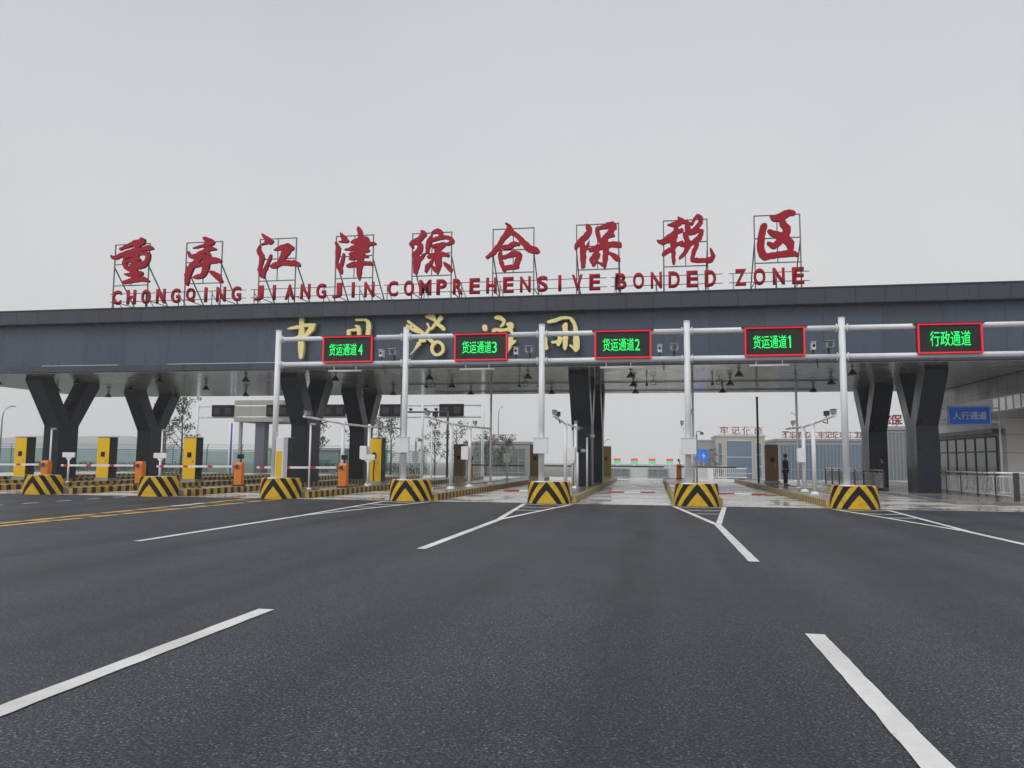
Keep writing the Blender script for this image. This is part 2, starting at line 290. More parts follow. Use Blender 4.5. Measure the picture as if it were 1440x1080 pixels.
# ---- brush strokes (x, z, width) in metres
RED=[
 (-29.30,[[(0.55,13.98,0.17),(0.63,13.82,0.37),(0.14,13.75,0.29),(-0.30,13.60,0.22),(-0.75,13.44,0.14)],[(0.58,13.34,0.17),(0.95,13.44,0.32),(1.14,13.44,0.27),(1.31,13.38,0.10)],[(-1.31,13.05,0.10),(-1.06,12.95,0.24),(-0.50,13.14,0.25),(0.06,13.29,0.27),(0.62,13.34,0.24)],[(0.39,13.73,0.31),(0.29,13.28,0.41),(0.21,12.59,0.41),(0.20,11.97,0.41),(0.24,11.63,0.20)],[(-0.38,12.96,0.14),(-0.47,12.72,0.19),(-0.38,12.44,0.24),(-0.14,12.23,0.24),(0.05,12.12,0.14)],[(-0.49,12.93,0.14),(0.07,13.05,0.20),(0.63,13.13,0.17),(1.01,13.06,0.27),(1.03,12.80,0.27),(0.82,12.47,0.30),(0.46,12.31,0.17)],[(-0.28,12.71,0.20),(0.17,12.77,0.27),(0.50,12.79,0.14)],[(0.04,12.39,0.27),(0.52,12.53,0.24),(0.85,12.57,0.20)],[(-0.35,11.96,0.07),(-0.16,11.92,0.20),(0.25,11.94,0.34),(0.67,11.97,0.24)],[(-0.45,11.48,0.17),(-0.10,11.54,0.27),(0.35,11.61,0.27),(0.80,11.63,0.30),(1.14,11.51,0.13)]]),
 (-24.69,[[(-0.16,13.90,0.07),(0.03,13.75,0.30),(0.25,13.61,0.38),(0.45,13.56,0.17)],[(0.26,13.50,0.20),(-0.18,13.42,0.17),(-0.76,13.30,0.05)],[(-1.04,13.11,0.07),(-0.93,12.87,0.18),(-0.69,12.83,0.25),(-0.19,13.01,0.28),(0.23,13.23,0.30),(0.60,13.18,0.13)],[(-0.15,12.84,0.23),(-0.60,12.48,0.33),(-0.93,12.05,0.40),(-1.05,11.58,0.32),(-1.05,11.24,0.17)],[(0.21,12.96,0.17),(0.14,12.62,0.47),(0.05,12.15,0.38),(-0.09,11.75,0.30),(-0.56,11.58,0.13)],[(0.27,12.52,0.30),(0.63,12.56,0.36),(0.94,12.48,0.18)],[(-0.59,12.31,0.27),(-0.16,12.36,0.20),(0.13,12.42,0.17)],[(-0.65,11.62,0.13),(-0.38,11.66,0.23),(-0.06,11.75,0.23)],[(0.19,11.98,0.07),(0.52,11.83,0.25),(0.82,11.62,0.35),(1.05,11.34,0.17)]]),
 (-20.24,[[(-1.03,13.91,0.08),(-0.79,13.66,0.30),(-0.59,13.50,0.34),(-0.45,13.50,0.20)],[(-0.71,13.46,0.20),(-1.06,13.34,0.07)],[(-1.15,13.24,0.08),(-1.21,12.97,0.26),(-1.00,12.60,0.26),(-1.07,12.20,0.21),(-1.11,11.90,0.21),(-0.96,11.63,0.33),(-0.88,11.49,0.16)],[(-0.96,11.66,0.29),(-0.76,11.99,0.21),(-0.60,12.38,0.16),(-0.46,12.74,0.10)],[(-0.29,12.99,0.10),(0.01,13.08,0.23),(0.43,13.11,0.46),(0.71,13.06,0.29)],[(0.46,13.24,0.23),(0.45,12.97,0.49),(0.27,12.65,0.39),(0.11,12.32,0.29)],[(-0.48,12.11,0.10),(-0.27,12.10,0.31),(0.18,12.25,0.28),(0.67,12.23,0.31),(1.02,12.19,0.31),(1.21,12.06,0.13)]]),
 (-15.83,[[(-0.86,13.80,0.06),(-0.72,13.57,0.26),(-0.58,13.38,0.31),(-0.41,13.32,0.10)],[(-0.92,13.29,0.06),(-0.61,13.31,0.16)],[(-1.08,13.22,0.15),(-0.97,12.92,0.27),(-0.99,12.52,0.21),(-1.02,12.13,0.14),(-0.84,11.80,0.27),(-0.74,11.58,0.13)],[(-0.80,11.86,0.19),(-0.70,12.25,0.19),(-0.64,12.62,0.10)],[(0.16,14.12,0.05),(0.22,13.89,0.24),(0.30,13.52,0.30),(0.34,12.80,0.48),(0.29,12.15,0.35),(0.27,11.50,0.26),(0.28,11.11,0.06)],[(-0.20,13.25,0.14),(0.00,13.30,0.24),(0.34,13.35,0.30),(0.64,13.41,0.22),(0.73,13.21,0.19)],[(-0.60,12.84,0.06),(-0.32,12.86,0.19),(0.01,12.98,0.30),(0.48,13.09,0.32),(0.78,13.11,0.21),(1.08,13.11,0.19)],[(-0.32,12.58,0.10),(-0.05,12.62,0.26),(0.35,12.76,0.29),(0.74,12.75,0.16)],[(-0.28,12.33,0.13),(0.03,12.39,0.26),(0.36,12.47,0.26),(0.72,12.42,0.13)],[(0.65,13.15,0.22),(0.61,12.72,0.22)],[(0.01,13.04,0.22),(-0.01,12.42,0.22)],[(-0.38,11.93,0.16),(-0.10,12.00,0.30),(0.37,12.05,0.24),(0.88,12.03,0.21),(1.01,11.97,0.10)]]),
 (-11.54,[[(-0.56,13.68,0.13),(-0.44,13.53,0.30),(-0.62,13.31,0.30),(-0.88,13.13,0.28),(-1.12,13.02,0.25),(-1.04,12.81,0.13)],[(-0.88,13.13,0.22),(-0.63,12.89,0.30),(-0.71,12.60,0.32),(-0.94,12.45,0.25),(-1.00,12.29,0.13)],[(-0.96,12.39,0.19),(-0.77,12.22,0.38),(-0.82,11.83,0.36),(-0.86,11.46,0.22)],[(-0.77,12.02,0.19),(-0.54,12.24,0.19),(-0.37,12.43,0.09)],[(0.04,13.55,0.13),(0.21,13.64,0.24),(0.43,13.58,0.30),(0.52,13.39,0.28)],[(-0.00,13.44,0.09),(-0.12,13.16,0.24),(-0.21,12.87,0.24),(-0.23,12.52,0.19)],[(-0.04,13.15,0.20),(0.26,13.22,0.22),(0.62,13.29,0.20),(0.94,13.24,0.20),(1.12,13.07,0.27),(0.97,12.95,0.19),(0.75,12.89,0.09)],[(0.06,12.83,0.16),(0.37,12.88,0.20),(0.71,12.91,0.22),(0.43,12.72,0.28),(0.30,12.56,0.28)],[(-0.14,12.26,0.20),(0.11,12.34,0.24),(0.50,12.41,0.24),(0.90,12.31,0.19)],[(0.29,12.62,0.28),(0.38,12.24,0.33),(0.38,11.79,0.34),(0.34,11.33,0.09)],[(0.12,12.18,0.16),(-0.04,11.93,0.20),(-0.21,11.71,0.27),(-0.29,11.48,0.13)],[(0.09,11.77,0.09),(0.19,11.57,0.24),(0.32,11.47,0.19)],[(0.67,11.94,0.06),(0.87,11.74,0.27),(1.03,11.56,0.27),(1.12,11.46,0.09)]]),
 (-7.16,[[(-0.38,13.87,0.09),(-0.22,13.73,0.23),(-0.18,13.48,0.37),(-0.46,13.17,0.28),(-0.74,12.74,0.25),(-1.06,12.34,0.25),(-1.34,12.12,0.17)],[(-0.09,13.44,0.25),(0.20,13.21,0.25),(0.54,12.85,0.32),(0.89,12.48,0.40),(1.20,12.38,0.34),(1.34,12.31,0.18)],[(-0.55,12.64,0.20),(-0.24,12.63,0.26),(0.07,12.77,0.26),(0.29,12.75,0.19)],[(-0.66,12.49,0.15),(-0.68,12.11,0.22),(-0.58,11.76,0.23),(-0.45,11.41,0.20)],[(-0.58,12.07,0.20),(-0.24,12.15,0.23),(0.11,12.26,0.32),(0.36,12.19,0.25)],[(0.38,12.16,0.25),(0.27,11.88,0.32),(0.18,11.60,0.29)],[(-0.45,11.48,0.23),(-0.14,11.55,0.25),(0.27,11.55,0.17)]]),
 (-2.73,[[(-0.61,13.65,0.05),(-0.50,13.45,0.29),(-0.46,13.26,0.29),(-0.71,12.93,0.32),(-1.02,12.63,0.29),(-1.15,12.39,0.15)],[(-0.84,12.72,0.24),(-0.78,12.37,0.32),(-0.77,11.91,0.32),(-0.78,11.44,0.21)],[(-0.44,12.79,0.06),(-0.59,12.36,0.15)],[(-0.08,13.43,0.12),(-0.02,13.11,0.26),(0.06,12.77,0.21)],[(-0.05,13.40,0.15),(0.25,13.46,0.23),(0.56,13.55,0.32),(0.77,13.51,0.35),(0.85,13.38,0.18)],[(0.74,13.45,0.36),(0.60,13.15,0.30),(0.33,12.88,0.27),(0.25,12.73,0.27)],[(0.52,12.94,0.18),(0.79,13.00,0.12)],[(-0.44,12.30,0.20),(-0.17,12.35,0.29),(0.25,12.47,0.32),(0.70,12.53,0.29),(1.03,12.51,0.29),(1.15,12.42,0.12)],[(0.37,12.76,0.27),(0.39,12.32,0.29),(0.35,11.83,0.29),(0.31,11.29,0.09)],[(-0.05,12.22,0.18),(-0.19,11.98,0.26),(-0.35,11.77,0.21),(-0.25,11.52,0.17)],[(0.06,12.06,0.09),(-0.08,11.79,0.17),(-0.23,11.50,0.15)],[(0.00,11.63,0.09),(0.19,11.53,0.20)],[(0.54,12.12,0.06),(0.76,11.97,0.23),(0.94,11.81,0.29),(1.06,11.67,0.12)]]),
 (1.59,[[(-0.30,13.77,0.09),(-0.18,13.60,0.30),(-0.45,13.43,0.28),(-0.80,13.43,0.09)],[(-0.21,13.54,0.21),(-0.04,13.50,0.15)],[(-0.42,13.37,0.27),(-0.43,13.12,0.24),(-0.53,12.73,0.34),(-0.58,12.31,0.28),(-0.57,11.88,0.22),(-0.56,11.43,0.15)],[(-1.35,12.64,0.06),(-1.10,12.54,0.28),(-0.77,12.77,0.31),(-0.48,12.97,0.28),(-0.16,13.11,0.22)],[(-1.05,11.93,0.19),(-0.84,12.07,0.27),(-0.61,12.22,0.19),(-0.34,12.42,0.15),(-0.11,12.56,0.09)],[(0.11,13.52,0.22),(0.15,13.16,0.28),(0.16,12.94,0.21)],[(0.05,13.56,0.10),(0.35,13.42,0.16),(0.46,13.66,0.13),(0.63,13.82,0.16),(0.81,13.64,0.22),(0.71,13.37,0.25),(0.51,13.14,0.22),(0.33,13.03,0.22)],[(-0.04,12.95,0.12),(0.07,12.70,0.25),(0.18,12.49,0.28)],[(0.16,12.94,0.18),(0.42,12.96,0.19),(0.68,13.07,0.19),(0.81,12.95,0.24),(0.68,12.68,0.28),(0.44,12.48,0.28)],[(-0.17,12.35,0.15),(0.12,12.37,0.24),(0.41,12.45,0.21)],[(0.15,12.28,0.27),(0.00,11.98,0.21),(-0.26,11.69,0.12)],[(0.58,12.32,0.24),(0.44,12.02,0.24),(0.36,11.66,0.22),(0.46,11.57,0.22),(0.89,11.55,0.21),(1.20,11.54,0.27),(1.35,11.72,0.24),(1.27,12.02,0.12),(1.21,12.16,0.06)]]),
 (6.10,[[(-0.38,13.63,0.09),(-0.16,13.50,0.31),(0.12,13.58,0.39),(0.46,13.74,0.36),(0.68,13.73,0.25),(0.77,13.70,0.09)],[(0.18,13.46,0.26),(0.22,13.16,0.29),(0.39,12.97,0.33),(0.27,12.62,0.41),(0.04,12.36,0.35),(-0.24,12.14,0.32),(-0.49,12.26,0.15),(-0.56,12.36,0.04)],[(-0.48,12.89,0.15),(-0.26,12.76,0.31),(0.04,12.60,0.39),(0.32,12.44,0.41),(0.51,12.22,0.39),(0.53,11.95,0.29)],[(-0.70,13.12,0.34),(-0.79,12.78,0.34),(-0.86,12.31,0.34),(-0.84,11.86,0.35),(-0.68,11.59,0.35)],[(-0.68,11.59,0.32),(-0.31,11.65,0.29),(0.13,11.70,0.32),(0.52,11.72,0.32),(0.85,11.62,0.17)]]),
]
GOLD=[
 (-18.55,[[(0.02,8.99,0.21),(0.04,8.47,0.26),(0.03,7.93,0.26),(0.04,7.40,0.28),(0.05,6.95,0.18)],[(-0.78,8.49,0.03),(-0.49,8.53,0.13),(-0.18,8.57,0.17)],[(0.19,8.65,0.16),(0.47,8.67,0.15),(0.78,8.69,0.09)],[(0.74,8.68,0.13),(0.59,8.45,0.25),(0.43,8.27,0.21)],[(-0.38,7.98,0.08),(-0.10,8.04,0.16),(0.21,8.09,0.21),(0.46,8.24,0.16)]]),
 (-15.30,[[(-0.19,8.88,0.08),(0.09,8.88,0.10),(0.36,8.86,0.12),(0.50,8.78,0.17),(0.56,8.57,0.22),(0.54,8.25,0.22),(0.53,7.73,0.22),(0.53,7.07,0.22)],[(-0.15,8.56,0.10),(-0.01,8.48,0.16),(0.03,8.26,0.18),(0.01,7.76,0.16),(-0.01,7.34,0.16)],[(-0.56,8.32,0.10),(-0.28,8.34,0.11),(-0.06,8.37,0.14)],[(-0.56,8.30,0.16),(-0.52,7.75,0.18),(-0.47,7.04,0.18)],[(-0.47,7.01,0.16),(0.03,7.00,0.16),(0.55,6.99,0.16)],[(-0.27,7.77,0.13),(0.28,7.81,0.13)],[(-0.25,7.29,0.13),(0.32,7.31,0.13)],[(0.26,7.55,0.13),(0.35,7.42,0.13)]]),
 (-7.79,[[(-0.71,8.35,0.22),(-0.69,8.25,0.22)],[(-0.86,7.84,0.18),(-0.70,7.73,0.20)],[(-0.89,7.07,0.15),(-0.77,7.33,0.15),(-0.64,7.53,0.10)],[(-0.12,8.80,0.15),(0.04,8.82,0.19),(0.28,8.66,0.15),(0.28,8.53,0.14),(0.12,8.35,0.08)],[(-0.13,8.21,0.13),(0.17,8.15,0.14),(0.58,8.22,0.13)],[(0.50,8.47,0.15),(0.64,8.39,0.28),(0.64,8.22,0.19),(0.66,7.81,0.20),(0.59,7.45,0.23),(0.53,7.25,0.23),(0.50,7.03,0.08)],[(0.89,7.59,0.10),(0.71,7.50,0.20),(0.56,7.43,0.18)],[(-0.23,8.16,0.15),(-0.29,7.73,0.15),(-0.38,7.22,0.15)],[(-0.44,7.68,0.13),(0.08,7.72,0.13),(0.64,7.71,0.13)],[(-0.36,7.22,0.13),(0.08,7.24,0.13),(0.51,7.25,0.13)],[(0.10,7.92,0.15),(0.12,7.82,0.13)],[(0.08,7.49,0.15),(0.10,7.39,0.13)]]),
 (-4.58,[[(-0.64,8.53,0.11),(-0.42,8.57,0.16),(-0.21,8.62,0.16),(0.04,8.71,0.14),(0.41,8.71,0.12),(0.60,8.55,0.16),(0.71,8.32,0.16),(0.75,8.02,0.21),(0.78,7.64,0.26),(0.79,7.19,0.26),(0.74,7.05,0.12)],[(0.74,7.09,0.15),(0.49,7.31,0.09)],[(-0.75,7.73,0.11),(-0.79,7.47,0.19),(-0.73,7.19,0.16)],[(0.28,8.40,0.12),(0.21,8.29,0.24),(0.24,7.98,0.19),(0.23,7.60,0.21),(0.21,7.25,0.19),(0.21,7.10,0.06)],[(-0.51,7.94,0.05),(-0.21,7.92,0.09),(-0.16,7.83,0.06)],[(-0.42,7.49,0.10),(-0.17,7.51,0.16),(-0.04,7.61,0.15)],[(-0.08,7.78,0.12),(-0.06,7.56,0.19),(-0.13,7.38,0.16)],[(-0.04,7.68,0.11),(0.33,7.70,0.11)]]),
]
EMBLEM=(-11.64,[[(0.49,7.53,0.19),(0.12,7.87,0.22),(-0.32,8.24,0.18),(-0.63,8.49,0.14),(-0.94,8.73,0.13)],[(-0.34,8.14,0.14),(-0.61,8.24,0.14),(-0.97,8.48,0.17)],[(-0.72,8.59,0.10),(-0.86,8.39,0.10)],[(-0.51,8.43,0.10),(-0.61,8.22,0.10)],[(0.81,8.87,0.23),(0.63,8.65,0.20),(0.46,8.49,0.15),(0.36,8.35,0.13),(0.16,8.25,0.15),(-0.03,7.90,0.15),(-0.24,7.70,0.14),(-0.41,7.45,0.17),(-0.55,7.24,0.08),(-0.79,6.96,0.04)],[(0.04,8.96,0.12),(0.37,8.98,0.19),(0.48,8.82,0.15),(0.47,8.72,0.10)],[(0.11,8.90,0.06),(0.42,8.79,0.13)],[(0.63,8.56,0.19),(0.86,8.40,0.20),(0.97,8.29,0.20)],[(0.11,8.57,0.13),(0.17,8.42,0.08),(0.21,8.28,0.13)],[(-0.20,7.90,0.12),(0.01,7.94,0.14),(0.25,7.92,0.09)],[(-0.22,7.88,0.10),(-0.29,7.70,0.12),(-0.03,7.68,0.12)],[(0.01,7.86,0.12),(-0.01,7.67,0.10)],[(-0.42,7.57,0.10),(-0.28,7.49,0.10)],[(0.96,7.27,0.16),(0.95,7.38,0.16),(0.90,7.47,0.16),(0.83,7.55,0.16),(0.74,7.60,0.16),(0.65,7.62,0.16),(0.56,7.60,0.16),(0.47,7.55,0.16),(0.41,7.48,0.16),(0.38,7.39,0.16),(0.36,7.29,0.16),(0.38,7.18,0.16),(0.41,7.09,0.16),(0.48,7.01,0.16),(0.57,6.96,0.16),(0.66,6.95,0.16),(0.76,6.96,0.16),(0.84,7.01,0.16),(0.91,7.08,0.16),(0.96,7.17,0.16),(0.96,7.27,0.16)]])
FRAMES=[(-30.49,-28.30,13.74),(-25.97,-23.77,13.67),(-21.48,-19.32,13.68),(-16.99,-14.86,13.65),(-12.65,-10.49,13.61),(-8.25,-6.08,13.64),(-3.85,-1.70,13.67),(0.55,2.69,13.68),(4.96,7.12,13.72)]
import numpy as np
# ------------------------------------------------------------------ brush-written characters
def brush(name, strokes, y, depth, mats, parent=None, loc=(0,0,0), cell=.034, rag=.02, seed=0):
    """strokes are lists of (x, z, width); their union becomes one solid plate `depth` thick with ragged brush edges"""
    seg = []
    for s in strokes:
        P = [Vector(p) for p in s]
        Q = []
        for i in range(len(P)-1):                      # Catmull-Rom, so the brush turns smoothly
            p0, p1, p2, p3 = P[max(i-1,0)], P[i], P[i+1], P[min(i+2,len(P)-1)]
            for t in (0, .34, .67):
                Q.append(.5*((2*p1)+(p2-p0)*t+(2*p0-5*p1+4*p2-p3)*t*t+(3*p1-p0-3*p2+p3)*t**3))
        Q.append(P[-1])
        seg += [(Q[i], Q[i+1]) for i in range(len(Q)-1)]
    A = np.array([[*a, *b] for a, b in seg])
    x0, x1 = min(A[:,0].min(), A[:,3].min())-.3, max(A[:,0].max(), A[:,3].max())+.3
    z0, z1 = min(A[:,1].min(), A[:,4].min())-.3, max(A[:,1].max(), A[:,4].max())+.3
    nx, nz = int((x1-x0)/cell)+2, int((z1-z0)/cell)+2
    X, Z = np.meshgrid(x0+np.arange(nx)*cell, z0+np.arange(nz)*cell, indexing='ij')
    F = np.full(X.shape, -9.)
    for ax, az, aw, bx, bz, bw in A:
        dx, dz = bx-ax, bz-az; l2 = dx*dx+dz*dz+1e-9
        t = np.clip(((X-ax)*dx+(Z-az)*dz)/l2, 0, 1)
        F = np.maximum(F, (aw+(bw-aw)*t)/2-np.hypot(X-ax-t*dx, Z-az-t*dz))
    for i in range(nx):
        for j in range(nz):
            if abs(F[i,j]) < .12: F[i,j] += rag*noise.noise(Vector((X[i,j]*6+seed*9, Z[i,j]*6, seed)))*2
    F[np.abs(F) < 1e-4] = 1e-4
    vid = {}; vs = []; fs = []
    def corner(i, j):
        k = (i, j)
        if k not in vid: vid[k] = len(vs); vs.append((X[i,j], 0, Z[i,j]))
        return vid[k]
    def cut(a, b):
        k = (min(a,b), max(a,b))
        if k not in vid:
            fa, fb = F[a], F[b]; t = fa/(fa-fb)
            vid[k] = len(vs); vs.append((X[a]+(X[b]-X[a])*t, 0, Z[a]+(Z[b]-Z[a])*t))
        return vid[k]
    for i in range(nx-1):
        for j in range(nz-1):
            c = [(i,j),(i+1,j),(i+1,j+1),(i,j+1)]
            f = [F[q] > 0 for q in c]
            if not any(f): continue
            poly = []
            for k in range(4):
                a, b = c[k], c[(k+1)%4]
                if f[k]: poly.append(corner(*a))
                if f[k] != f[(k+1)%4]: poly.append(cut(a, b))
            if len(poly) > 2: fs.append(poly)
    n = len(vs); cnt = {}
    for p in fs:
        for k in range(len(p)):
            e = (p[k], p[(k+1)%len(p)]); cnt[e] = cnt.get(e, 0)+1
    rim = [e for e in cnt if (e[1], e[0]) not in cnt]
    mb = MB(); mb.add([(v[0], y, v[2]) for v in vs]+[(v[0], y+depth, v[2]) for v in vs],
        fs+[[q+n for q in p[::-1]] for p in fs]+[(b, a, a+n, b+n) for a, b in rim])
    mb.m = [0]*len(fs)+[1]*(len(mb.f)-len(fs))
    return mb.build(name, mats, parent, loc)
def text(name, body, h, m, parent=None, depth=.02, bold=0., width=None, loc=(0,0,0), align='CENTER', rx=PI/2):
    """lettering in Blender's own built-in typeface as a mesh standing in the x-z plane, cap height h, facing -y"""
    cu = bpy.data.curves.new(name, 'FONT'); cu.body = body; cu.size = 1; cu.extrude = .0; cu.offset = bold; cu.resolution_u = 4
    o = bpy.data.objects.new(name, cu); C.objects.link(o)
    me = bpy.data.meshes.new_from_object(o.evaluated_get(bpy.context.evaluated_depsgraph_get()))
    bpy.data.objects.remove(o); bpy.data.curves.remove(cu)
    xs = [v.co.x for v in me.vertices]; ys = [v.co.y for v in me.vertices]
    s = h/(max(ys)-min(ys)); sx = s if width is None else width/(max(xs)-min(xs))
    cx = (max(xs)+min(xs))/2; y0 = min(ys)
    bm = bmesh.new(); bm.from_mesh(me)
    for v in bm.verts: v.co = Vector(((v.co.x-cx)*sx, 0, (v.co.y-y0)*s))
    bmesh.ops.remove_doubles(bm, verts=bm.verts, dist=1e-5)
    r = bmesh.ops.extrude_face_region(bm, geom=bm.faces[:])
    for g in r['geom']:
        if isinstance(g, bmesh.types.BMVert): g.co.y += depth
    bmesh.ops.recalc_face_normals(bm, faces=bm.faces)
    bm.to_mesh(me); bm.free(); me.name = name; me.materials.clear(); me.materials.append(m)
    return link(name, me, parent, loc)

# ------------------------------------------------------------------ setting: ground
def ground_z(x, y):
    return -.06 if y < 74 else -.06-5.2*min(1, (y-74)/70)**1.0
mb = MB(); xs = [-1500,-700,-300,-150,-90,-60,-40,-20,0,20,40,60,90,150,300,700,1500]; ys = [-200,-60,0,30,60,74,80,90,100,115,130,144,160,200,300,500,900,1500]
for y in ys:
    for x in xs: mb.v.append((x, y, ground_z(x, y)))
for j in range(len(ys)-1):
    for i in range(len(xs)-1):
        a = j*len(xs)+i; mb.f.append([a, a+1, a+1+len(xs), a+len(xs)]); mb.m.append(0); mb.sm.append(True)
structure(mb.build('ground', M['soil']))
structure(MB().box(-120, 120, -40, 28.95, -.05, 0).build('asphalt_road', M['asphalt']))
structure(MB().box(-60, 60, 28.95, 74, -.05, .004).build('concrete_apron', M['concrete']))
mb = MB(); mb.quad((-9, 74, .0), (9, 74, .0), (9, 160, -5.0), (-9, 160, -5.0)); structure(mb.build('access_road', M['concrete']))
# slab joints and the slot drain of the apron
mb = MB()
for y in (34.2, 39.5, 45, 50.5, 56, 61.5): mb.box(-45, 11.3, y, y+.02, .0045, .0065)
structure(mb.build('apron_joint', M['dark']))
# sidewalk on the right with a kerb
mb = MB().box(11.5, 30, 33.2, 66, .0, .13); structure(mb.build('sidewalk', M['walk'], bevel=.02))

# ------------------------------------------------------------------ painted markings
def line(pts, w, m, z=.008, name='road_marking'):
    mb = MB()
    for (a, b) in zip(pts, pts[1:]):
        a = Vector((*a, 0)); b = Vector((*b, 0)); d = (b-a).normalized(); n = Vector((-d.y, d.x, 0))*w/2
        k = max(1, int((b-a).length/.18)); L = []
        for i in range(k+1):
            p = a+(b-a)*i/k; j1, j2 = (1+.16*noise.noise(p*9)), (1+.16*noise.noise(p*9+Vector((5,3,1)))); L.append((p-n*j1, p+n*j2))
        for (l0, r0), (l1, r1) in zip(L, L[1:]): mb.quad((l0.x,l0.y,z), (r0.x,r0.y,z), (r1.x,r1.y,z), (l1.x,l1.y,z))
    return structure(mb.build(name, m))
W = M['line']; Yl = M['yline']
for x in (-4.05, 1.45, -9.6):
    for y0 in ((1.6,) if x > -9 else (1.6,)): line([(x, y0+.3), (x, 7.85)], .17, W)
def gore(xl, y0, yn, xi):
    """white line that forks into a hatched gore in front of an island nose"""
    ys = yn-.25; f = y0+(ys-y0)*.50
    line([(xl, y0), (xl, f)], .17, W)
    line([(xl-.03, f-.1), (xi-.86, ys)], .15, W, .0075); line([(xl+.03, f-.1), (xi+.86, ys)], .15, W, .0085)
    for k in range(1, 4):
        t = .28+.23*k; y = f+(ys-f)*t; hw = .86*t-.06; cx = xl+(xi-xl)*t
        line([(cx-hw, y), (cx, y-.45*hw), (cx+hw, y)] if hw > .5 else [(cx-hw, y), (cx+hw, y)], .17, W, .0065)
gore(-9.65, 13.5, 28.6, -9.14); gore(-4.1, 13.6, 28.6, -3.81); gore(1.55, 13.2, 28.6, 1.51); gore(7.2, 12.6, 28.6, 6.84)
random.seed(11)
for dx in (-.30, .30):                                              # double yellow line, broken by wear
    y = 5.5
    while y < 28.2:
        l = random.uniform(.8, 2.0); x0, x1 = -14.9+dx*(1+max(0, y-17)*.10), -14.9+dx*(1+max(0, y+l-17)*.10)
        line([(x0, y), (x1, min(28.3, y+l))], .24, Yl if random.random() < .9 else W, .0085 if dx < 0 else .0095); y += l+random.uniform(.10, .34)
for k in range(7): line([(-15.2-.09*k, 17+k*1.6), (-14.6+.09*k, 17.5+k*1.6)], .16, Yl, .0065)
for k in range(5): line([(-20.75, 21.5+k*1.5), (-20.75, 22.2+k*1.5)], .15, W)

# ------------------------------------------------------------------ traffic islands with striped nose blocks
S0, ST = -14.46, 5.325
def IX(i): return S0+ST*i
ISL = {-5: 'striped traffic island farthest to the left, cut by the edge of the view', -4: 'striped traffic island at the far left behind the others, its nose out of view',
       -3: 'striped traffic island at the left edge with its nose block just out of view', -2: 'traffic island with the leftmost black and yellow chevron nose block in view',
       -1: 'traffic island with the second chevron nose block from the left', 0: 'traffic island carrying the leftmost gantry post and an orange barrier box',
       1: 'traffic island under the post between the lane 4 and lane 3 signs', 2: 'traffic island with a thick dark column, between the lane 3 and lane 2 signs',
       3: 'traffic island under the post between the lane 2 and lane 1 signs', 4: 'traffic island nearest the sidewalk, where the guard stands'}
def nose():
    mb = MB(); n = 28; hw = .81; L = .86; hz = .78; rows = 6
    def out(t, k):                                              # plan: blunt rounded nose, then straight sides
        pts = []
        for i in range(n+1):
            a = PI*i/n; cx = -math.cos(a); sy = math.sin(a)
            x = hw*math.copysign(abs(cx)**.78, cx)*k; y = .72*(1-abs(sy)**.85)
            pts.append((x, y+.06*(1-k)*8))
        return [(-hw*k, L)]+pts+[(hw*k, L)]
    P = []
    for r in range(rows+1):
        t = r/rows; k = 1-.05*t; P.append([(x, y, hz*t) for x, y in out(t, k)])
    P.append([(x*.965, y+.025, hz+.02) for x, y, z in P[-1]])
    q = len(P[0])
    for r in range(len(P)-1):
        mb.add(P[r]+P[r+1], [(i, i+1, q+i+1, q+i) for i in range(q-1)]+[(q-1, 0, q, 2*q-1)], 0, False)
    mb.add(P[-1], [list(range(q))], 1)
    return mb
ISLAND = {}
proto_nose = nose()
def make_island(i):
    y0, y1 = 28.62, 62.
    t = thing('traffic_island', ISL[i], 'traffic island', (IX(i), y0, 0), 0, 'striped traffic islands between the lanes')
    L = y1-y0; hw = .90; kw = .16; h = .26
    mb = MB(); mb.box(-hw, -hw+kw, .80, L, 0, h); mb.box(hw-kw, hw, .80, L, 0, h); mb.box(-hw+kw, hw-kw, L-kw, L, 0, h)
    mb.build('kerb', M['kerb' if i < 2 else 'kerbpale'], t, bevel=.02)
    MB().box(-hw+kw, hw-kw, .80, L-kw, .0, h-.03).build('paving', M['pave'], t)
    link('nose_block', NOSE, t, (-.062*(3.6-i), 0, .001))
    ISLAND[i] = t
_o = proto_nose.build('nose_block', [M['chev'], M['concrete']]); NOSE = _o.data; bpy.data.objects.remove(_o)
for i in range(-5, 5): make_island(i)

# ------------------------------------------------------------------ the gate canopy
XL, XR = -43.85, 24.
can = thing('gate_canopy', 'long dark grey gate canopy on splayed columns spanning all lanes', 'gate canopy', (0, 0, 0))
def part(mb, name, m, par=can, **k): return mb.build(name, m, par, **k)
part(MB().box(XL, XR, 38.4, 54.8, 9.05, 9.80), 'parapet_band', M['top'], bevel=.02)
part(MB().box(XL-.03, XR, 38.36, 54.84, 9.80, 9.86), 'roof_coping', M['dark'])
part(MB().box(XL+.55, XR-.4, 39.0, 54.2, 6.65, 9.05), 'fascia_wall', M['mid'])
part(MB().box(XL, XR, 38.4, 54.8, 6.28, 6.65), 'lower_band', M['low'], bevel=.015)
mb = MB().box(XL+.25, XR-.2, 38.65, 54.55, 6.24, 6.275)
part(mb, 'soffit', M['soffit'])
for a, c in ((-34, -29.2), (-26.2, -16.5), (-3, 3.5)): part(MB().box(a, c, 38.37, 38.398, 6.625, 6.655), 'drip_edge', M['sill'])
